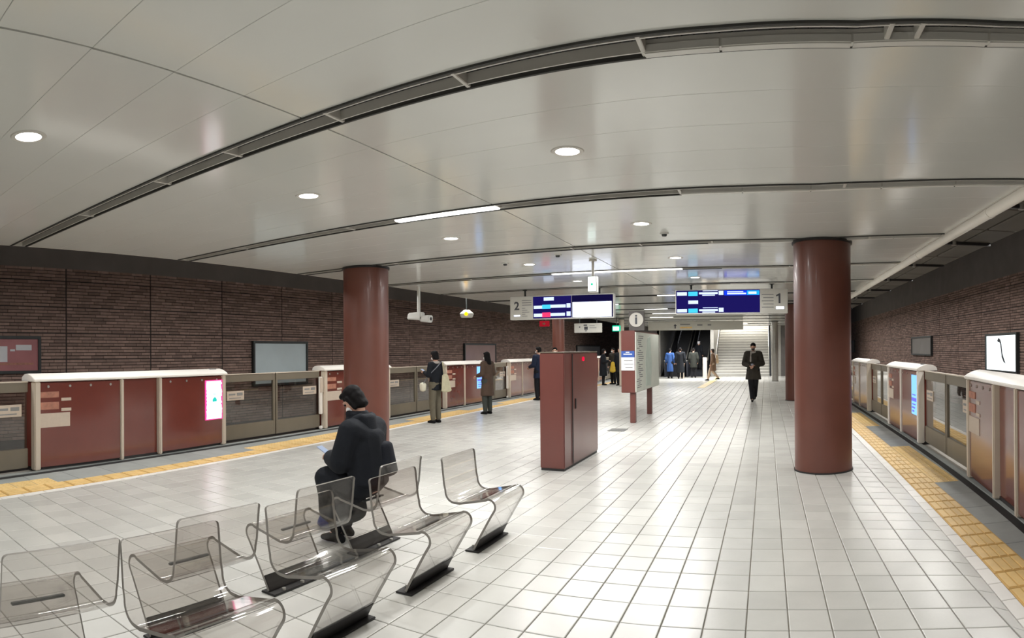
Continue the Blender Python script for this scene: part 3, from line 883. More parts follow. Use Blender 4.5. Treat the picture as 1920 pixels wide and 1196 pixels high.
MB().prism([(w - .155, h * .40), (w - .155, h * .80), (w - .185, h * .80), (w - .245, h * .735), (w - .245, h * .675), (w - .195, h * .715), (w - .195, h * .40)], 1, -.010, -.006).build('platform_number', 'ink', pp)
rows([(w - .55 + .03 * (k % 2), w - .30, h * (.78 - .13 * k) - .018, h * (.78 - .13 * k)) for k in range(5)], 'direction_lines', 'ink2', pp, -.009, -.006)
rows([(w - .25, w - .08, h * .17, h * .27)], 'panel_light', 'screen_white', pp, -.009, -.006)
b = MB(); b.box(-w + .02, w - .59, -.006, 0, .02, h - .02); sc = b.build('screen', 'screen_navy', t)
X0 = -w + .03
for zz in (.76, .07):
    rows([(X0 + .01, X0 + .22, h * zz, h * (zz + .14)), (X0 + .56, X0 + .88, h * (zz + .16), h * (zz + .19)), (X0 + .48, X0 + .88, h * (zz + .04), h * (zz + .12)), (X0 + .55, X0 + .82, h * (zz - .02), h * (zz + .02)),
          (X0 + .9, X0 + 1.0, h * zz, h * (zz + .17))], 'train_lines', 'screen_lav', sc)
    rows([(X0 + .25, X0 + .45, h * (zz - .02), h * (zz + .15))], 'express_mark', 'screen_cyan', sc)
rows([(X0 + .25, X0 + .46, h * .41, h * .55)], 'departed_mark', 'screen_lav', sc)
rows([(X0 + 1.02, w - .6, h * .74, h * .94)], 'service_band', 'screen_blue', sc)
rows([(X0 + 1.5, w - .6, h * .75, h * .93)], 'service_band_end', 'screen_sky', sc, -.014, -.008)
rows([(X0 + 1.08, X0 + 1.48, h * .78, h * .84), (X0 + 1.08, X0 + 1.42, h * .87, h * .9), (X0 + 1.53, X0 + 1.7, h * .79, h * .88)], 'service_text', 'screen_lav', sc, -.017, -.011)

# narrow lit exit sign on a pole
t = thing('exit_sign', 'narrow white lit exit sign hanging edge-on from a pole', 'sign', (-2.62, 9.3, CEIL))
b = MB(); b.cyl((0, 0, 0), (0, 0, -.26), .02, n=12); b.cyl((0, 0, 0), (0, 0, -.025), .06, n=20); b.build('pole', 'rail', t)
b = MB(); b.box(-.07, .07, -.06, .06, -.50, -.26); b.build('housing', 'camera_white', t, bev=.006)
b = MB(); b.box(-.062, .062, -.066, -.058, -.49, -.27); p = b.build('lit_face', 'exit_white', t)
b = MB(); b.cyl((.0, -.071, -.385), (.0, -.066, -.385), .017, n=12); b.build('green_mark', 'exit_green', p)
# green exit light on the far pole
t = thing('exit_light', 'small glowing green exit light beside the pale pole', 'sign', (-6.22, 25.6, 2.38))
b = MB(); b.box(-.17, .17, 0, .08, 0, .24); b.build('housing', 'exit_green', t, bev=.01)
b = MB(); b.box(-.14, .12, -.006, 0, .03, .19); b.build('lit_face', 'exit_white', t)
b = MB(); b.cyl((0, .04, .24), (0, .04, CEIL - 2.38), .015, n=8); b.build('hanger', 'frame', t)
# small red dot-matrix sign
t = thing('red_dot_sign', 'small dim red display under the left departure board', 'sign', (-5.9, 16.0, 2.24))
b = MB(); b.box(-.13, .13, 0, .1, 0, .15); b.build('housing', 'red_sign', t, bev=.006)
b = MB(); b.prism([(-.03, .05), (.02, .04), (.045, .075), (.02, .105), (-.045, .09)], 1, -.006, 0); b.build('arrow_mark', 'sticker2', t)
b = MB(); b.cyl((0, .05, .15), (0, .05, CEIL - 2.24), .015, n=8); b.build('hanger', 'frame', t)
# hanging white direction sign (left)
t = thing('direction_sign', 'small white hanging direction sign below the left departure board', 'sign', (-5.83, 20.0, 2.17))
b = MB(); b.box(-.47, .47, 0, .1, 0, .31); b.build('housing', 'sign_beige', t, bev=.006)
for x in (-.3, .3):
    b = MB(); b.cyl((x, .05, .31), (x, .05, CEIL - 2.17), .014, n=8); b.build('hanger', 'frame', t)
rows([(-.14, -.02, .23, .27), (-.1, -.02, .05, .075), (-.12, 0, .1, .2), (-.3, -.26, .17, .21)], 'pictogram', 'ink', t, -.005, 0)
rows([(.06, .3, .15, .17), (.06, .24, .22, .235)], 'text_line', 'ink2', t, -.005, 0)
# long hanging direction sign before the stairs
t = thing('long_direction_sign', 'long pale hanging sign across the front of escalators and stairs', 'sign', (-3.35, 30.0, 2.53))
b = MB(); b.box(-2.35, 2.25, 0, .14, 0, .42); b.build('housing', 'sign_beige', t, bev=.01)
for x in (-1.8, 0, 1.8):
    b = MB(); b.cyl((x, .07, .42), (x, .07, CEIL - 2.53), .02, n=8); b.build('hanger', 'frame', t)
b = MB(); b.prism([(-1.05, .08), (-.99, .08), (-.99, .2), (-.94, .2), (-1.02, .3), (-1.1, .2), (-1.05, .2)], 1, -.006, 0); b.build('arrow_mark', 'ink', t)
rows([(-.78, -.3, .24, .3), (.05, .3, .2, .28), (.55, .72, .2, .28)], 'text_line', 'ink2', t, -.006, 0)
b = MB(); b.box(-.78, -.2, -.006, 0, .08, .16); b.build('yellow_text', 'yellow', t)

# security camera and amber lamp
t = thing('security_camera', 'white twin security camera hanging from a pole at left', 'camera', (-7.05, 11.45, CEIL))
b = MB(); b.cyl((0, 0, 0), (0, 0, -.55), .035, n=16); b.build('pole', 'camera_white', t, smooth=True)
b = MB(); b.prism([(-.22, -.56), (.1, -.55), (.1, -.72), (-.25, -.70)], 1, -.1, .1); b.build('camera_body', 'camera_white', t, bev=.02, smooth=True)
b = MB(); b.prism([(.06, -.63), (.30, -.62), (.29, -.78), (.05, -.75)], 1, -.08, .1); b.build('camera_body', 'camera_white', t, bev=.02, smooth=True)
MB().cyl((-.25, 0, -.64), (-.265, 0, -.64), .04, n=16).build('camera_lens', 'dark', t)
MB().cyl((.295, 0, -.70), (.305, 0, -.70), .035, n=16).build('camera_lens', 'dark', t)
t = thing('amber_warning_lamp', 'glowing amber warning lamp with a round shade hanging at left', 'lamp', (-7.60, 14.75, CEIL))
b = MB(); b.cyl((0, 0, 0), (0, 0, -.30), .02, n=12); b.build('pole', 'frame', t)
b = MB(); b.cyl((0, 0, -.30), (0, 0, -.40), .07, .19, n=28); b.cyl((0, 0, -.40), (0, 0, -.50), .19, .15, n=28); b.build('shade', 'camera_white', t, smooth=True)
b = MB()
for i in range(6):
    t0, t1 = PI * i / 6 - PI / 2, PI * (i + 1) / 6 - PI / 2
    b.cyl((.07, -.17, -.41 + .05 * math.sin(t0)), (.07, -.17, -.41 + .05 * math.sin(t1)), .05 * math.cos(t0) + .001, .05 * math.cos(t1) + .001, n=16, caps=False)
b.build('amber_bulb', 'amber', t, smooth=True)

# ---------------------------------------------------------------- red cabinet, map board, drain
t = thing('red_cabinet', 'tall red-brown equipment cabinet standing alone in mid-platform', 'cabinet', (-2.76, 7.77, 0), 0)
b = MB(); b.box(-.17, .17, 0, 1.62, .03, 1.545); b.build('body', 'red2', t, bev=.01)
b = MB(); b.box(-.16, .16, .01, 1.61, 0, .03); b.build('plinth', 'dark', t)
b = MB(); b.box(-.175, .175, -.005, 1.625, 1.545, 1.56); b.build('top_plate', 'rail_beige', t, bev=.004)
b = MB(); b.box(.168, .178, .36, 1.60, .06, 1.52); d = b.build('door', 'red2', t, bev=.004)
b = MB(); b.box(.178, .192, .44, .47, .78, .92); b.build('handle', 'dark', d, bev=.004)
b = MB(); b.box(.176, .183, .325, .345, .05, 1.53); b.build('door_gap', 'dark', t)
b = MB(); b.cyl((.178, .83, 1.455), (.192, .83, 1.455), .03, n=16); b.build('red_lamp', 'red_led', t)
t = thing('map_board', 'red-brown information board with a large station map on two posts', 'notice board', (-2.96, 13.25, 0))
for y in (.12, 2.05):
    b = MB(); b.box(.02, .14, y - .06, y + .06, 0, .75); b.build('post', 'red2', t, bev=.008)
b = MB(); b.box(-.155, .15, 0, 2.95, .655, 2.0); b.build('board', 'red2', t, bev=.01)
b = MB(); b.box(.15, .168, .02, 2.93, .67, 1.97); mp = b.build('map_sheet', 'map', t)
random.seed(3)
for k in range(26):
    z = .75 + k * .045
    y0 = .08 + .3 * random.random()
    MB().box(.168, .171, y0, y0 + .2 + .4 * random.random(), z, z + .02).build('map_text', 'ink2', mp)
b = MB(); b.prism([(1.15, .75), (1.75, .72), (1.9, 1.2), (1.7, 1.9), (1.3, 1.85), (1.1, 1.3)], 0, .168, .172); b.build('map_area', 'map_print', mp)
b = MB(); b.box(-.15, .14, -.012, 0, 1.42, 1.56); n1 = b.build('blue_notice', 'blue_print', t)
rows([(-.10, .09, 1.48, 1.50), (-.05, .03, 1.52, 1.54)], 'notice_text', 'paper', n1, -.016, -.011)
b = MB(); b.box(-.15, .14, -.012, 0, 1.14, 1.42); n1 = b.build('white_notice', 'paper', t)
rows([(-.09, .1, 1.34, 1.36), (-.09, .12, 1.27, 1.285), (-.06, .1, 1.2, 1.215)], 'notice_text', 'ink2', n1, -.016, -.011)
b = MB(); b.box(-.0, .34, .1, .16, 2.0, 2.42); sg = b.build('information_sign', 'concrete', t, bev=.006)
b = MB(); b.cyl((.165, .085, 2.235), (.165, .1, 2.235), .155, n=40); b.build('sign_disc', 'disc_grey', sg)
text('information_letter', 'i', .30, 'ink', (.165, .083, 2.235), RX90, sg, .003, 1.15)
t = tag(MB().box(-.17, .17, -.2, .2, 0, .004).build('floor_drain', 'drain'), 'small dark square floor drain beside the map board posts', 'drain')
t.location = (-2.92, 12.1, 0.001)

# ---------------------------------------------------------------- clear acrylic chairs
def sheet(name, prof, W, th, parent, rc=.05, taper=None):
    """bent clear sheet: prof = list of (u, z) from back top to foot, extruded along y with rounded top corners"""
    pts = [Vector((u, 0, z)) for u, z in prof]
    s = [0.0]
    for a, c in zip(pts[:-1], pts[1:]): s.append(s[-1] + (c - a).length)
    tot = s[-1]
    nrm = []
    for i in range(len(pts)):
        d = (pts[min(i + 1, len(pts) - 1)] - pts[max(i - 1, 0)]).normalized()
        nrm.append(Vector((-d.z, 0, d.x)))
    NY = 12
    b = MB()
    n = len(pts)
    for side in (1, -1):
        for i in range(n):
            hw = W / 2
            if s[i] < rc: hw -= rc - math.sqrt(max(0, rc * rc - (rc - s[i]) ** 2))
            if taper: hw -= taper * max(0, (s[i] - tot * .62) / (tot * .38))
            for j in range(NY + 1):
                p = pts[i] + nrm[i] * (side * th / 2)
                b.v.append((p.x, -hw + 2 * hw * j / NY, p.z))
    N = NY + 1
    for i in range(n - 1):
        for j in range(NY):
            a = i * N + j
            b.f.append((a, a + 1, a + N + 1, a + N)); b.m.append(0)
            a += n * N
            b.f.append((a, a + N, a + N + 1, a + 1)); b.m.append(0)
    o = n * N
    def edge(p, q):
        b.f.append((p, q, q + o, p + o)); b.m.append(1)
    for i in range(n - 1):
        edge(i * N, (i + 1) * N); edge(i * N + NY, (i + 1) * N + NY)
    for j in range(NY):
        edge(j, j + 1); edge((n - 1) * N + j, (n - 1) * N + j + 1)
    return b.build(name, ['acrylic', 'acrylic_edge'], parent, smooth=True)
def arc(c, r, a0, a1, n):
    return [(c[0] + r * math.cos(math.radians(a0 + (a1 - a0) * i / n)), c[1] + r * math.sin(math.radians(a0 + (a1 - a0) * i / n))) for i in range(n + 1)]
PROF = [(-.072, .718), (-.0715, .712), (-.070, .704), (-.068, .694), (-.065, .682)] + [(-.065 + .006 * k, .682 - .058 * k) for k in range(1, 4)] + \
       arc((.050, .455), .085, 177, 262, 8) + [(.09 + .058 * k, .369 + .012 * k) for k in range(0, 5)] + arc((.345, .370), .056, 98, -32, 9) + \
       [(.360, .290), (.322, .225), (.284, .160), (.250, .10), (.222, .05), (.205, .018)]
def make_chair():
    t = thing('acrylic_chair', '', 'chair', (0, 0, 0), 0, 'clear acrylic platform chairs')
    sheet('seat_shell', PROF, .58, .017, t, .022, .015)
    b = MB()
    b.prism([(.198, .012), (.216, .012), (.235, .05), (.262, .098), (.25, .106), (.222, .06)], 1, -.27, .27)
    b.build('mounting_plate', 'dark', t, bev=.003)
    b = MB(); b.box(.135, .26, -.29, .29, 0, .012); b.build('base_plate', 'dark', t, bev=.004)
    for y in (-.18, 0, .18):
        b = MB(); b.cyl((.158, y, .010), (.158, y, .026), .014, n=12); b.build('bolt', 'steel', t)
    b = MB(); b.box(.20, .225, -.14, .14, .380, .392); b.build('seat_bracket', 'frame', t, bev=.003)
    return t
chair = make_chair()
CH = [(-2.40, 1.78, 0, 'nearest acrylic chair of the right row, its back cut by the frame bottom'),
      (-2.43, 2.73, 0, 'second acrylic chair of the right row, in front of the seated person'),
      (-2.43, 3.70, 0, 'third acrylic chair of the right row, next to the last one'),
      (-2.43, 4.68, 0, 'farthest acrylic chair of the right row, standing clear of the others'),
      (-2.575, 1.22, PI, 'nearest acrylic chair of the left row, at the left edge of the picture'),
      (-2.67, 2.20, PI, 'second acrylic chair of the left row, seen through the right row'),
      (-2.725, 3.16, PI, 'third acrylic chair of the left row, beside the seated person'),
      (-2.785, 4.14, PI, 'acrylic chair carrying the seated person in the black coat')]
for i, (x, y, rz, lb) in enumerate(CH):
    if i == 0:
        chair.location = (x, y, .001); chair.rotation_euler = (0, 0, rz); chair['label'] = lb
    else: dup(chair, (x, y, .001), lb, rz)

# ---------------------------------------------------------------- people
def unit_sphere():
    bm = bmesh.new(); bmesh.ops.create_icosphere(bm, subdivisions=2, radius=1)
    v = [tuple(x.co) for x in bm.verts]; bm.free()
    return np.array(v)
US = unit_sphere()
def sph(c, r, R=None):
    p = US * (np.array(r) if hasattr(r, '__len__') else r)
    if R is not None: p = p @ np.array(R.to_3x3()).T
    return p + np.array(c)
def cap(a, ra, c, rc): return np.concatenate([sph(a, ra), sph(c, rc)])
def hull(*ps): return np.concatenate(ps)
def blob(name, prims, voxel, m, parent, smooth=4):
    bm = bmesh.new()
    for pts in prims:
        vs = [bm.verts.new(p) for p in pts]
        r = bmesh.ops.convex_hull(bm, input=vs)
        dead = set(g for g in r['geom_interior'] + r['geom_unused'] if isinstance(g, bmesh.types.BMVert))
        for g in dead:
            if g.is_valid: bm.verts.remove(g)
    me = bpy.data.meshes.new(name); bm.to_mesh(me); bm.free()
    o = bpy.data.objects.new(name, me)
    md = o.modifiers.new('r', 'REMESH'); md.mode = 'VOXEL'; md.voxel_size = voxel; md.use_smooth_shade = True
    if smooth:
        sm = o.modifiers.new('s', 'SMOOTH'); sm.iterations = smooth; sm.factor = .5
    me2 = evalmesh(o)
    me2.materials.clear(); me2.materials.append(M[m])
    me2.polygons.foreach_set('use_smooth', [True] * len(me2.polygons))
    o = bpy.data.objects.new(name, me2)
    C.objects.link(o)
    if parent: o.parent = parent
    return o
V = Vector
def stand(h=1.7, female=False):
    k = h / 1.75
    w = .165 if female else .185
    J = dict(pel=(0, 0, .96), wai=(0, 0, 1.10), che=(0, .0, 1.29), nec=(0, -.01, 1.46), hed=(0, .025, 1.62),
             shR=(w, 0, 1.41), elR=(w + .06, -.03, 1.13), wrR=(w + .06, .08, .90), shL=(-w, 0, 1.41), elL=(-w - .06, -.03, 1.13), wrL=(-w - .06, .08, .90),
             hiR=(.085, 0, .92), knR=(.095, .02, .50), anR=(.095, -.01, .085), hiL=(-.085, 0, .92), knL=(-.095, .02, .50), anL=(-.095, -.01, .085))
    return {a: V(c) * k for a, c in J.items()}, k
def person(label, loc, rz, J, k, outfit, head=(0, 0, 0), female=False, vb=.009, vc=.014, foot=None, hand=None, hair='short', mask=None, hairm='hair', extra=None):
    """one continuous body; hair, mask, clothing and shoes are children. Faces local +Y"""
    t = thing('person', label, 'person', loc, rz)
    R = Euler(head).to_matrix().to_4x4()
    hc = J['hed']
    def hp(x, y, z): return hc + R @ (V((x, y, z)) * k)
    P = []
    P += [sph(hp(0, -.012, .025), (.074 * k, .092 * k, .088 * k), R), hull(sph(hp(0, .012, -.02), (.062 * k, .072 * k, .06 * k), R), sph(hp(0, .045, -.085), (.034 * k, .03 * k, .024 * k), R)),
          hull(sph(hp(0, .088, .005), .006 * k), sph(hp(0, .108, -.032), .012 * k), sph(hp(0, .088, -.035), .016 * k)),
          sph(hp(0, .083, -.066), (.022 * k, .010 * k, .006 * k), R), sph(hp(0, .082, -.076), (.019 * k, .010 * k, .006 * k), R), sph(hp(0, .08, .03), (.045 * k, .014 * k, .010 * k), R)]
    for sx in (-1, 1):
        P += [sph(hp(sx * .076, -.008, -.012), (.012 * k, .020 * k, .031 * k), R)]
    P += [cap(J['nec'] - V((0, 0, .03)) * k, .058 * k, hp(0, -.02, -.06), .05 * k)]
    # torso
    ch, wa, pe = J['che'], J['wai'], J['pel']
    cw = .13 if female else .15
    P += [hull(sph(ch + V((0, 0, .06)) * k, (cw * k, .095 * k, .09 * k)), sph(ch - V((0, 0, .06)) * k, (cw * .95 * k, .10 * k, .09 * k)), sph(wa, (cw * .86 * k, .09 * k, .07 * k))),
          hull(sph(wa, (cw * .86 * k, .09 * k, .07 * k)), sph(pe, (.15 * k, .105 * k, .09 * k)), sph(pe - V((0, 0, .05)) * k, (.14 * k, .10 * k, .06 * k))),
          hull(sph(J['nec'] - V((0, 0, .06)) * k, .06 * k), sph(J['shR'], .052 * k), sph(J['shL'], .052 * k), sph(ch + V((0, 0, .05)) * k, (cw * k, .085 * k, .06 * k)))]
    for s_ in 'RL':
        sh, el, wr = J['sh' + s_], J['el' + s_], J['wr' + s_]
        P += [cap(sh, .052 * k, el, .040 * k), cap(el, .041 * k, wr, .026 * k)]
        d = (wr - el).normalized()
        hd = V((hand or {}).get(s_, d)).normalized()
        sgn = 1 if s_ == 'R' else -1
        side = hd.cross(V((0, 0, 1)))
        side = side.normalized() if side.length > .1 else V((sgn, 0, 0))
        pn = side.cross(hd).normalized()      # roughly upward: back of the hand
        if hd.z < -.7: side, pn = V((0, 1, 0)), V((sgn, 0, 0)); 
        pc = wr + hd * .052 * k
        P += [hull(sph(wr + hd * .012 * k, .022 * k), sph(pc + hd * .035 * k + side * .026 * k, .013 * k), sph(pc + hd * .035 * k - side * .026 * k, .013 * k))]
        for i, (o_, L_) in enumerate(((-.030, .062), (-.010, .074), (.010, .078), (.030, .068))):
            r0 = pc + hd * .034 * k + side * o_ * k
            r1 = r0 + (hd * .8 - pn * .45).normalized() * L_ * .5 * k
            r2 = r1 + (hd * .25 - pn * .9).normalized() * L_ * .5 * k
            P += [cap(r0, .0105 * k, r1, .0095 * k), cap(r1, .0095 * k, r2, .0085 * k)]
        th = side * (sgn if hd.z > -.7 else 1) * -1
        b0 = wr + hd * .03 * k + th * .022 * k
        b1 = b0 + (hd * .6 + th * .7 - pn * .3).normalized() * .035 * k
        b2 = b1 + (hd * .8 - pn * .4).normalized() * .028 * k
        P += [cap(b0, .013 * k, b1, .011 * k), cap(b1, .011 * k, b2, .009 * k)]
        hi, kn, an = J['hi' + s_], J['kn' + s_], J['an' + s_]
        fd = V((foot or {}).get(s_, (0, 1, 0))).normalized()
        P += [cap(hi, .085 * k, kn, .056 * k), cap(kn, .055 * k, kn.lerp(an, .35), .056 * k), cap(kn.lerp(an, .35), .056 * k, an, .036 * k),
              hull(sph(an - fd * .03 * k - V((0, 0, .05)) * k, .03 * k), sph(an + fd * .15 * k - V((0, 0, .062)) * k, .02 * k), sph(an, .034 * k))]
        # shoe
        zb = V((0, 0, 1))
        blob('shoe', [hull(sph(an - fd * .045 * k - zb * .052 * k, .033 * k), sph(an + fd * .10 * k - zb * .052 * k, .037 * k), sph(an + fd * .165 * k - zb * .062 * k, .024 * k), sph(an - zb * .02 * k, .043 * k))], .008, 'shoe_black', t, 2)
    blob('body', P, vb, 'skin', t, 3)
    for sx in (-1, 1):
        b = MB()
        for i in range(5):
            a0, a1 = PI * i / 5 - PI / 2, PI * (i + 1) / 5 - PI / 2
            c = hp(sx * .032, .074, .006)
            b.cyl(c + V((0, 0, math.sin(a0))) * .010 * k, c + V((0, 0, math.sin(a1))) * .010 * k, math.cos(a0) * .012 * k + .0005, math.cos(a1) * .012 * k + .0005, n=10, caps=False)
        b.build('eye', 'eye', t, smooth=True)
    # hair
    H_ = [sph(hp(0, -.022, .042), (.084 * k, .098 * k, .088 * k), R), sph(hp(0, -.05, .0), (.078 * k, .066 * k, .085 * k), R), sph(hp(0, .045, .085), (.06 * k, .045 * k, .03 * k), R)]
    if hair == 'bob': H_ += [hull(sph(hp(0, -.045, .0), (.084 * k, .06 * k, .07 * k), R), sph(hp(0, -.05, -.085), (.075 * k, .05 * k, .03 * k), R)), hull(sph(hp(.075, -.0, .02), .022 * k), sph(hp(.07, -.01, -.08), .02 * k)), hull(sph(hp(-.075, -.0, .02), .022 * k), sph(hp(-.07, -.01, -.08), .02 * k))]
    if hair == 'long': H_ += [hull(sph(hp(0, -.045, .0), (.088 * k, .06 * k, .07 * k), R), sph(hp(0, -.075, -.22), (.085 * k, .04 * k, .05 * k), R)), hull(sph(hp(.078, .0, .02), .022 * k), sph(hp(.08, -.02, -.18), .025 * k)), hull(sph(hp(-.078, .0, .02), .022 * k), sph(hp(-.08, -.02, -.18), .025 * k))]
    if hair == 'cap':
        H_ += [hull(sph(hp(0, .05, .07), (.06 * k, .05 * k, .012 * k), R), sph(hp(0, .10, .06), (.05 * k, .05 * k, .008 * k), R))]
    blob('hair' if hair != 'cap' else 'hat', H_, .008, hairm, t, 2)
    if mask:
        blob('face_mask', [hull(sph(hp(0, .066, -.052), (.055 * k, .045 * k, .045 * k), R), sph(hp(0, .102, -.045), (.018 * k, .014 * k, .03 * k), R))], .007, mask, t, 2)
    # clothing
    for nm, m, kind, *arg in outfit:
        Q = []
        if kind == 'top':       # jacket or coat with sleeves; arg = hem height (in k units), hem half-widths, inflation
            hem, wx, wy, inf = arg
            Q += [hull(sph(ch + V((0, 0, .06)) * k, ((cw + inf) * k, (.095 + inf) * k, .09 * k)), sph(ch - V((0, 0, .06)) * k, ((cw + inf) * k, (.10 + inf) * k, .09 * k)), sph(wa, ((cw * .9 + inf) * k, (.095 + inf) * k, .07 * k)), sph(pe, ((.15 + inf) * k, (.11 + inf) * k, .07 * k))),
                  hull(sph(J['nec'] - V((0, 0, .055)) * k, (.062 + inf * .6) * k), sph(J['shR'], (.054 + inf) * k), sph(J['shL'], (.054 + inf) * k), sph(ch + V((0, 0, .05)) * k, ((cw + inf) * k, (.09 + inf) * k, .06 * k)))]
            if hem is not None:
                hz = V((0, 0, hem)) * k
                Q += [hull(sph(pe + V((0, 0, .05)) * k, ((.145 + inf) * k, (.11 + inf) * k, .05 * k)), sph(V((pe.x, pe.y, hz.z)), (wx * k, wy * k, .012)))]
            for s_ in 'RL':
                sh, el, wr = J['sh' + s_], J['el' + s_], J['wr' + s_]
                Q += [cap(sh, (.052 + inf) * k, el, (.042 + inf) * k), cap(el, (.044 + inf) * k, el.lerp(wr, .92), (.034 + inf * .7) * k)]
        elif kind == 'legs':
            inf = arg[0]
            Q += [hull(sph(pe, ((.165 + inf) * k, (.122 + inf) * k, .10 * k)), sph(J['hiR'], (.10 + inf) * k), sph(J['hiL'], (.10 + inf) * k))]
            for s_ in 'RL':
                hi, kn, an = J['hi' + s_], J['kn' + s_], J['an' + s_]
                Q += [cap(hi, (.088 + inf) * k, kn, (.062 + inf) * k), cap(kn, (.062 + inf) * k, kn.lerp(an, .93), (.046 + inf) * k)]
        elif kind == 'lap':    # coat skirt over a sitting lap
            inf = arg[0]
            Q += [hull(sph(pe, ((.16 + inf) * k, (.12 + inf) * k, .09 * k)), sph(J['hiR'], (.10 + inf) * k), sph(J['hiL'], (.10 + inf) * k), sph(J['knR'] - V((0, .03, 0)), (.07 + inf) * k), sph(J['knL'] - V((0, .03, 0)), (.07 + inf) * k)),
                  hull(sph(J['knR'] - V((0, .03, 0)), (.07 + inf) * k), sph(J['knL'] - V((0, .03, 0)), (.07 + inf) * k), sph(J['knR'].lerp(J['anR'], arg[1]), (.06 + inf) * k), sph(J['knL'].lerp(J['anL'], arg[1]), (.06 + inf) * k), sph(J['hiR'] + V((0, .10, -.10)), .08), sph(J['hiL'] + V((0, .10, -.10)), .08)),
                  hull(sph(J['knR'] - V((-.03, .10, .08)), .10), sph(J['knL'] - V((.03, .10, .08)), .10), sph((.12, .22, .24), .10), sph((-.12, .22, .24), .10), sph((.1, .33, .26), .09), sph((-.1, .33, .26), .09))]
        elif kind == 'scarf':
            n_ = J['nec']
            for i in range(10):
                a0, a1 = 2 * PI * i / 10, 2 * PI * (i + 1) / 10
                Q += [cap(n_ + V((.085 * math.cos(a0), .08 * math.sin(a0) + .01, .0)) * k, .035 * k, n_ + V((.085 * math.cos(a1), .08 * math.sin(a1) + .01, .0)) * k, .035 * k)]
            Q += [cap(n_ + V((.06, .09, -.02)) * k, .03 * k, n_ + V((.07, .15, -.26)) * k, .03 * k)]
        elif kind == 'collar':
            n_ = J['nec'] + V((0, .03, .045))
            for i in range(12):
                a0, a1 = 2 * PI * i / 12, 2 * PI * (i + 1) / 12
                Q += [cap(n_ + V((.075 * math.cos(a0), .07 * math.sin(a0), .0)) * k, .034 * k, n_ + V((.075 * math.cos(a1), .07 * math.sin(a1), .0)) * k, .034 * k),
                      cap(n_ + V((.085 * math.cos(a0), .08 * math.sin(a0) - .02, -.06)) * k, .045 * k, n_ + V((.085 * math.cos(a1), .08 * math.sin(a1) - .02, -.06)) * k, .045 * k)]
        elif kind == 'hood':
            n_ = J['nec']
            Q += [hull(sph(n_ + V((.09, -.03, -.0)) * k, .05 * k), sph(n_ + V((-.09, -.03, -.0)) * k, .05 * k), sph(n_ + V((0, -.085, .01)) * k, (.095 * k, .045 * k, .05 * k)), sph(n_ + V((0, -.13, -.14)) * k, (.09 * k, .035 * k, .05 * k)))]
            Q += [hull(sph(n_ + V((.075, .03, .0)) * k, .035 * k), sph(n_ + V((.075, -.06, .02)) * k, .045 * k)), hull(sph(n_ + V((-.075, .03, .0)) * k, .035 * k), sph(n_ + V((-.075, -.06, .02)) * k, .045 * k))]
        blob(nm, Q, vc, m, t, 4)
    if extra: extra(t, J, k, hp)
    return t
def put(t, name, label, cat, prims, m, voxel=.01, loc=None):
    """a separate thing given in person t's frame"""
    o = blob(name, prims, voxel, m, None, 2)
    o.matrix_world = Matrix.LocRotScale(t.location, Euler(t.rotation_euler), None)
    return tag(o, label, cat)
def put_box(t, name, label, cat, build_parts, loc, rot):
    e = thing(name, label, cat)
    e.matrix_world = Matrix.LocRotScale(t.location, Euler(t.rotation_euler), None) @ Matrix.LocRotScale(loc, Euler(rot), None)
    build_parts(e)
    return e
def phone_parts(e):
    b = MB(); b.box(-.038, .038, -.078, .078, -.004, .004); b.build('phone_case', 'phone', e, bev=.004)
    b = MB(); b.box(-.034, .034, -.072, .072, .004, .0048); b.build('phone_display', 'phone_screen', e)

# seated person: faces the left track
J, k = stand(1.70)
J.update(pel=V((0, .0, .525)), wai=V((0, .0, .66)), che=V((0, .035, .84)), nec=V((0, .075, 1.02)), hed=V((0, .15, 1.175)),
         shR=V((.165, .05, .94)), elR=V((.235, .10, .70)), wrR=V((.12, .31, .70)), shL=V((-.165, .05, .94)), elL=V((-.235, .10, .70)), wrL=V((-.10, .31, .70)),
         hiR=V((.09, .06, .50)), knR=V((.12, .38, .53)), anR=V((.10, .30, .09)), hiL=V((-.09, .06, .50)), knL=V((-.12, .38, .53)), anL=V((-.10, .24, .09)))
sp = person('seated person in a black coat bending over a phone, on an acrylic chair', (-3.03, 4.12, 0), PI / 2, J, k,
            [('trousers', 'trousers_black', 'legs', .012), ('coat', 'coat_black', 'top', None, 0, 0, .055), ('coat_skirt', 'coat_black', 'lap', .03, .62), ('hood', 'coat_black', 'hood'), ('collar', 'coat_black', 'collar')],
            head=(-.72, 0, .12), vb=.0075, vc=.012, hand={'R': (-.5, .8, .1), 'L': (.5, .8, .1)}, mask='mask_white', hair='bob')
put_box(sp, 'smartphone', 'pale smartphone in the hands of the seated person', 'phone', phone_parts, V((-.03, .43, .735)), (.45, 0, 0))
put(sp, 'shoulder_bag', 'dark navy shoulder bag on the back of the seated person', 'bag',
    [hull(sph((.10, -.135, .60), (.12, .05, .04)), sph((.10, -.10, .80), (.10, .045, .05)))], 'bag_navy', .012)
put(sp, 'blue_bag', 'blue bag on the floor by the feet of the seated person', 'bag',
    [hull(sph((.25, .60, .04), (.15, .12, .035)), sph((.25, .60, .11), (.12, .09, .03)))], 'bag_blue', .012)

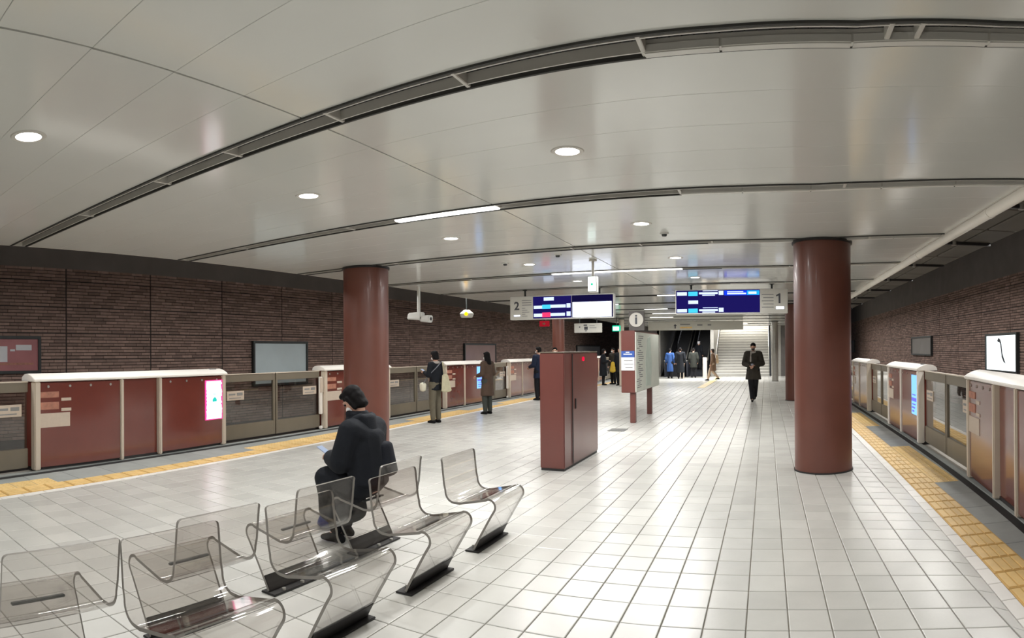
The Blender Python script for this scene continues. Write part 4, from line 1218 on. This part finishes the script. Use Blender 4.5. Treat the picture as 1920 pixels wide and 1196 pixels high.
# woman with tote, facing the left track and the camera side
J, k = stand(1.60, True)
J.update(elL=V((-.20, .02, 1.06)), wrL=V((-.10, .24, 1.12)), elR=V((.20, -.02, 1.03)), wrR=V((.14, .20, .98)))
w1 = person('woman in a black jacket and grey scarf holding a phone, tote on her shoulder', (-7.0, 12.05, 0), 1.35, J, k,
            [('trousers', 'trousers_khaki', 'legs', .02), ('jacket', 'coat_black', 'top', .80, .19, .15, .025), ('scarf', 'scarf_grey', 'scarf')],
            head=(-.25, 0, 0), female=True, hair='bob', mask='mask_white')
put_box(w1, 'smartphone', 'bright smartphone held by the woman with the tote bag', 'phone', phone_parts, V((-.02, .34, 1.15)), (.5, 0, 0))
cb = put(w1, 'crossbody_bag', 'small cream crossbody bag at the hip of the woman in black', 'bag',
    [hull(sph((-.17, .22, .84), (.05, .10, .06)), sph((-.17, .22, .74), (.05, .09, .05)))], 'bag_cream', .01)
stp = blob('strap', [cap((-.19, .18, .88), .012, (-.215, .02, 1.05), .012), cap((-.215, .02, 1.05), .012, (-.12, -.135, 1.22), .012), cap((-.12, -.135, 1.22), .012, (.08, -.12, 1.36), .012)], .008, 'strap_grey', cb, 2)
put(w1, 'tote_bag', 'beige cloth tote bag hanging behind the woman in black', 'bag',
    [hull(sph((.10, -.20, 1.05), (.10, .03, .03)), sph((.10, -.24, .72), (.17, .04, .04))), cap((.06, -.2, 1.05), .012, (.13, -.09, 1.34), .012), cap((.16, -.2, 1.05), .012, (.15, -.09, 1.34), .012)], 'bag_tote', .012)
# woman in long brown coat
J, k = stand(1.57, True)
J.update(wrR=V((.20, .16, .96)), wrL=V((-.20, .16, .96)))
person('woman in a long brown coat with long black hair facing the left track', (-6.8, 14.3, 0), 1.25, J, k,
       [('trousers', 'coat_green', 'legs', .02), ('coat', 'coat_brown', 'top', .52, .22, .18, .03)], head=(-.15, 0, 0), female=True, hair='long', mask='mask_white')
# man by the cabinet
J, k = stand(1.72)
J.update(elL=V((-.24, .02, 1.12)), wrL=V((-.16, .26, 1.06)), elR=V((.24, .0, 1.12)), wrR=V((.16, .24, 1.04)))
person('man in a navy coat and white mask standing left of the red cabinet', (-7.15, 18.9, 0), 1.2, J, k,
       [('trousers', 'trousers_black', 'legs', .02), ('coat', 'coat_navy', 'top', .72, .22, .17, .035)], hair='short', mask='mask_white')
# head behind the cabinet
J, k = stand(1.70)
person('person in black with a white mask, only the head showing above the red cabinet', (-6.6, 18.9, 0), PI + .2, J, k,
       [('trousers', 'trousers_black', 'legs', .02), ('coat', 'coat_black', 'top', .7, .21, .17, .03)], mask='mask_white')
# group in black left of the map board
J, k = stand(1.66, True)
J.update(elR=V((.2, .02, 1.06)), wrR=V((.12, .22, 1.1)))
g1 = person('person in a long black coat with a white bag left of the map board', (-7.35, 27.7, 0), -1.3, J, k,
            [('trousers', 'trousers_black', 'legs', .02), ('coat', 'coat_black', 'top', .45, .25, .2, .05)], female=True, hair='bob', mask='mask_white', vb=.011)
put(g1, 'white_bag', 'white rounded bag beside the person in the long black coat', 'bag', [hull(sph((-.34, .0, .62), (.06, .2, .1)), sph((-.34, 0, .42), (.07, .22, .08)))], 'bag_white', .014)
J, k = stand(1.70)
person('person in dark clothes and white mask between the black coat and the mustard bag', (-7.1, 28.6, 0), 2.6, J, k,
       [('trousers', 'trousers_black', 'legs', .02), ('coat', 'coat_olive', 'top', .6, .22, .18, .04)], mask='mask_white', vb=.011)
J, k = stand(1.72)
g3 = person('person in black carrying a mustard bag at the left edge of the map board', (-6.55, 27.6, 0), 2.8, J, k,
            [('trousers', 'trousers_black', 'legs', .03), ('coat', 'coat_black', 'top', .6, .25, .2, .05)], vb=.011)
put(g3, 'mustard_bag', 'mustard yellow bag held beside the map board', 'bag', [hull(sph((.22, .24, 1.0), (.1, .05, .08)), sph((.22, .26, .66), (.16, .07, .08)))], 'bag_mustard', .014)
# walking man
J, k = stand(1.78)
J.update(elL=V((-.27, -.02, 1.15)), wrL=V((-.06, .24, 1.10)), elR=V((.27, -.02, 1.15)), wrR=V((.10, .24, 1.08)), knR=V((.06, .10, .52)), anR=V((.03, .10, .085)), knL=V((-.06, .06, .50)), anL=V((-.03, -.24, .14)))
wm = person('man in a dark olive coat and black mask walking towards the camera with a phone', (-.40, 19.0, 0), PI - .02, J, k,
            [('trousers', 'trousers_black', 'legs', .025), ('coat', 'coat_olive', 'top', .66, .25, .18, .045), ('collar', 'scarf_grey', 'scarf')], head=(-.2, 0, 0), mask='mask_black')
put_box(wm, 'smartphone', 'smartphone in the hands of the walking man', 'phone', phone_parts, V((.02, .34, 1.12)), (.4, 0, 0))
# people at the escalators
J, k = stand(1.68)
person('person in a bright blue jacket queuing at the escalators', (-5.35, 34.6, 0), -.2, J, k, [('trousers', 'trousers_black', 'legs', .02), ('jacket', 'jacket_blue', 'top', .40, .2, .17, .03)], vb=.011)
J, k = stand(1.72)
person('person in a dark grey coat just right of the blue jacket', (-4.72, 34.2, 0), .1, J, k, [('trousers', 'trousers_black', 'legs', .025), ('coat', 'coat_black', 'top', .35, .25, .2, .05)], vb=.011)
J, k = stand(1.70)
person('person in a dark coat entering the right escalator', (-4.1, 35.2, 0), .1, J, k, [('trousers', 'trousers_black', 'legs', .025), ('coat', 'coat_dark', 'top', .6, .22, .18, .04)], vb=.011)
J, k = stand(1.70)
person('person in a white hat and black coat riding up the escalator', (-4.1, 38.0, .42), -.6, J, k, [('trousers', 'trousers_black', 'legs', .025), ('coat', 'coat_black', 'top', .6, .24, .19, .045)], hair='cap', hairm='hat_white', mask='mask_white', vb=.011)
J, k = stand(1.64, True)
J.update(knR=V((.06, .18, .50)), anR=V((.05, .28, .085)), knL=V((-.06, .02, .50)), anL=V((-.05, -.28, .15)))
g4 = person('woman in a tan coat walking past the stairs with a sand coloured backpack', (-2.72, 31.9, 0), 1.45, J, k,
            [('trousers', 'beige_trousers', 'legs', .02), ('coat', 'coat_tan', 'top', .55, .2, .19, .035)], female=True, hair='bob', hairm='hair2', vb=.011)
put(g4, 'backpack', 'sand coloured backpack on the woman in the tan coat', 'bag', [hull(sph((0, -.2, 1.28), (.12, .06, .06)), sph((0, -.23, .95), (.14, .08, .08)))], 'bag_sand', .014)

bpy.data.scenes.remove(TMP)
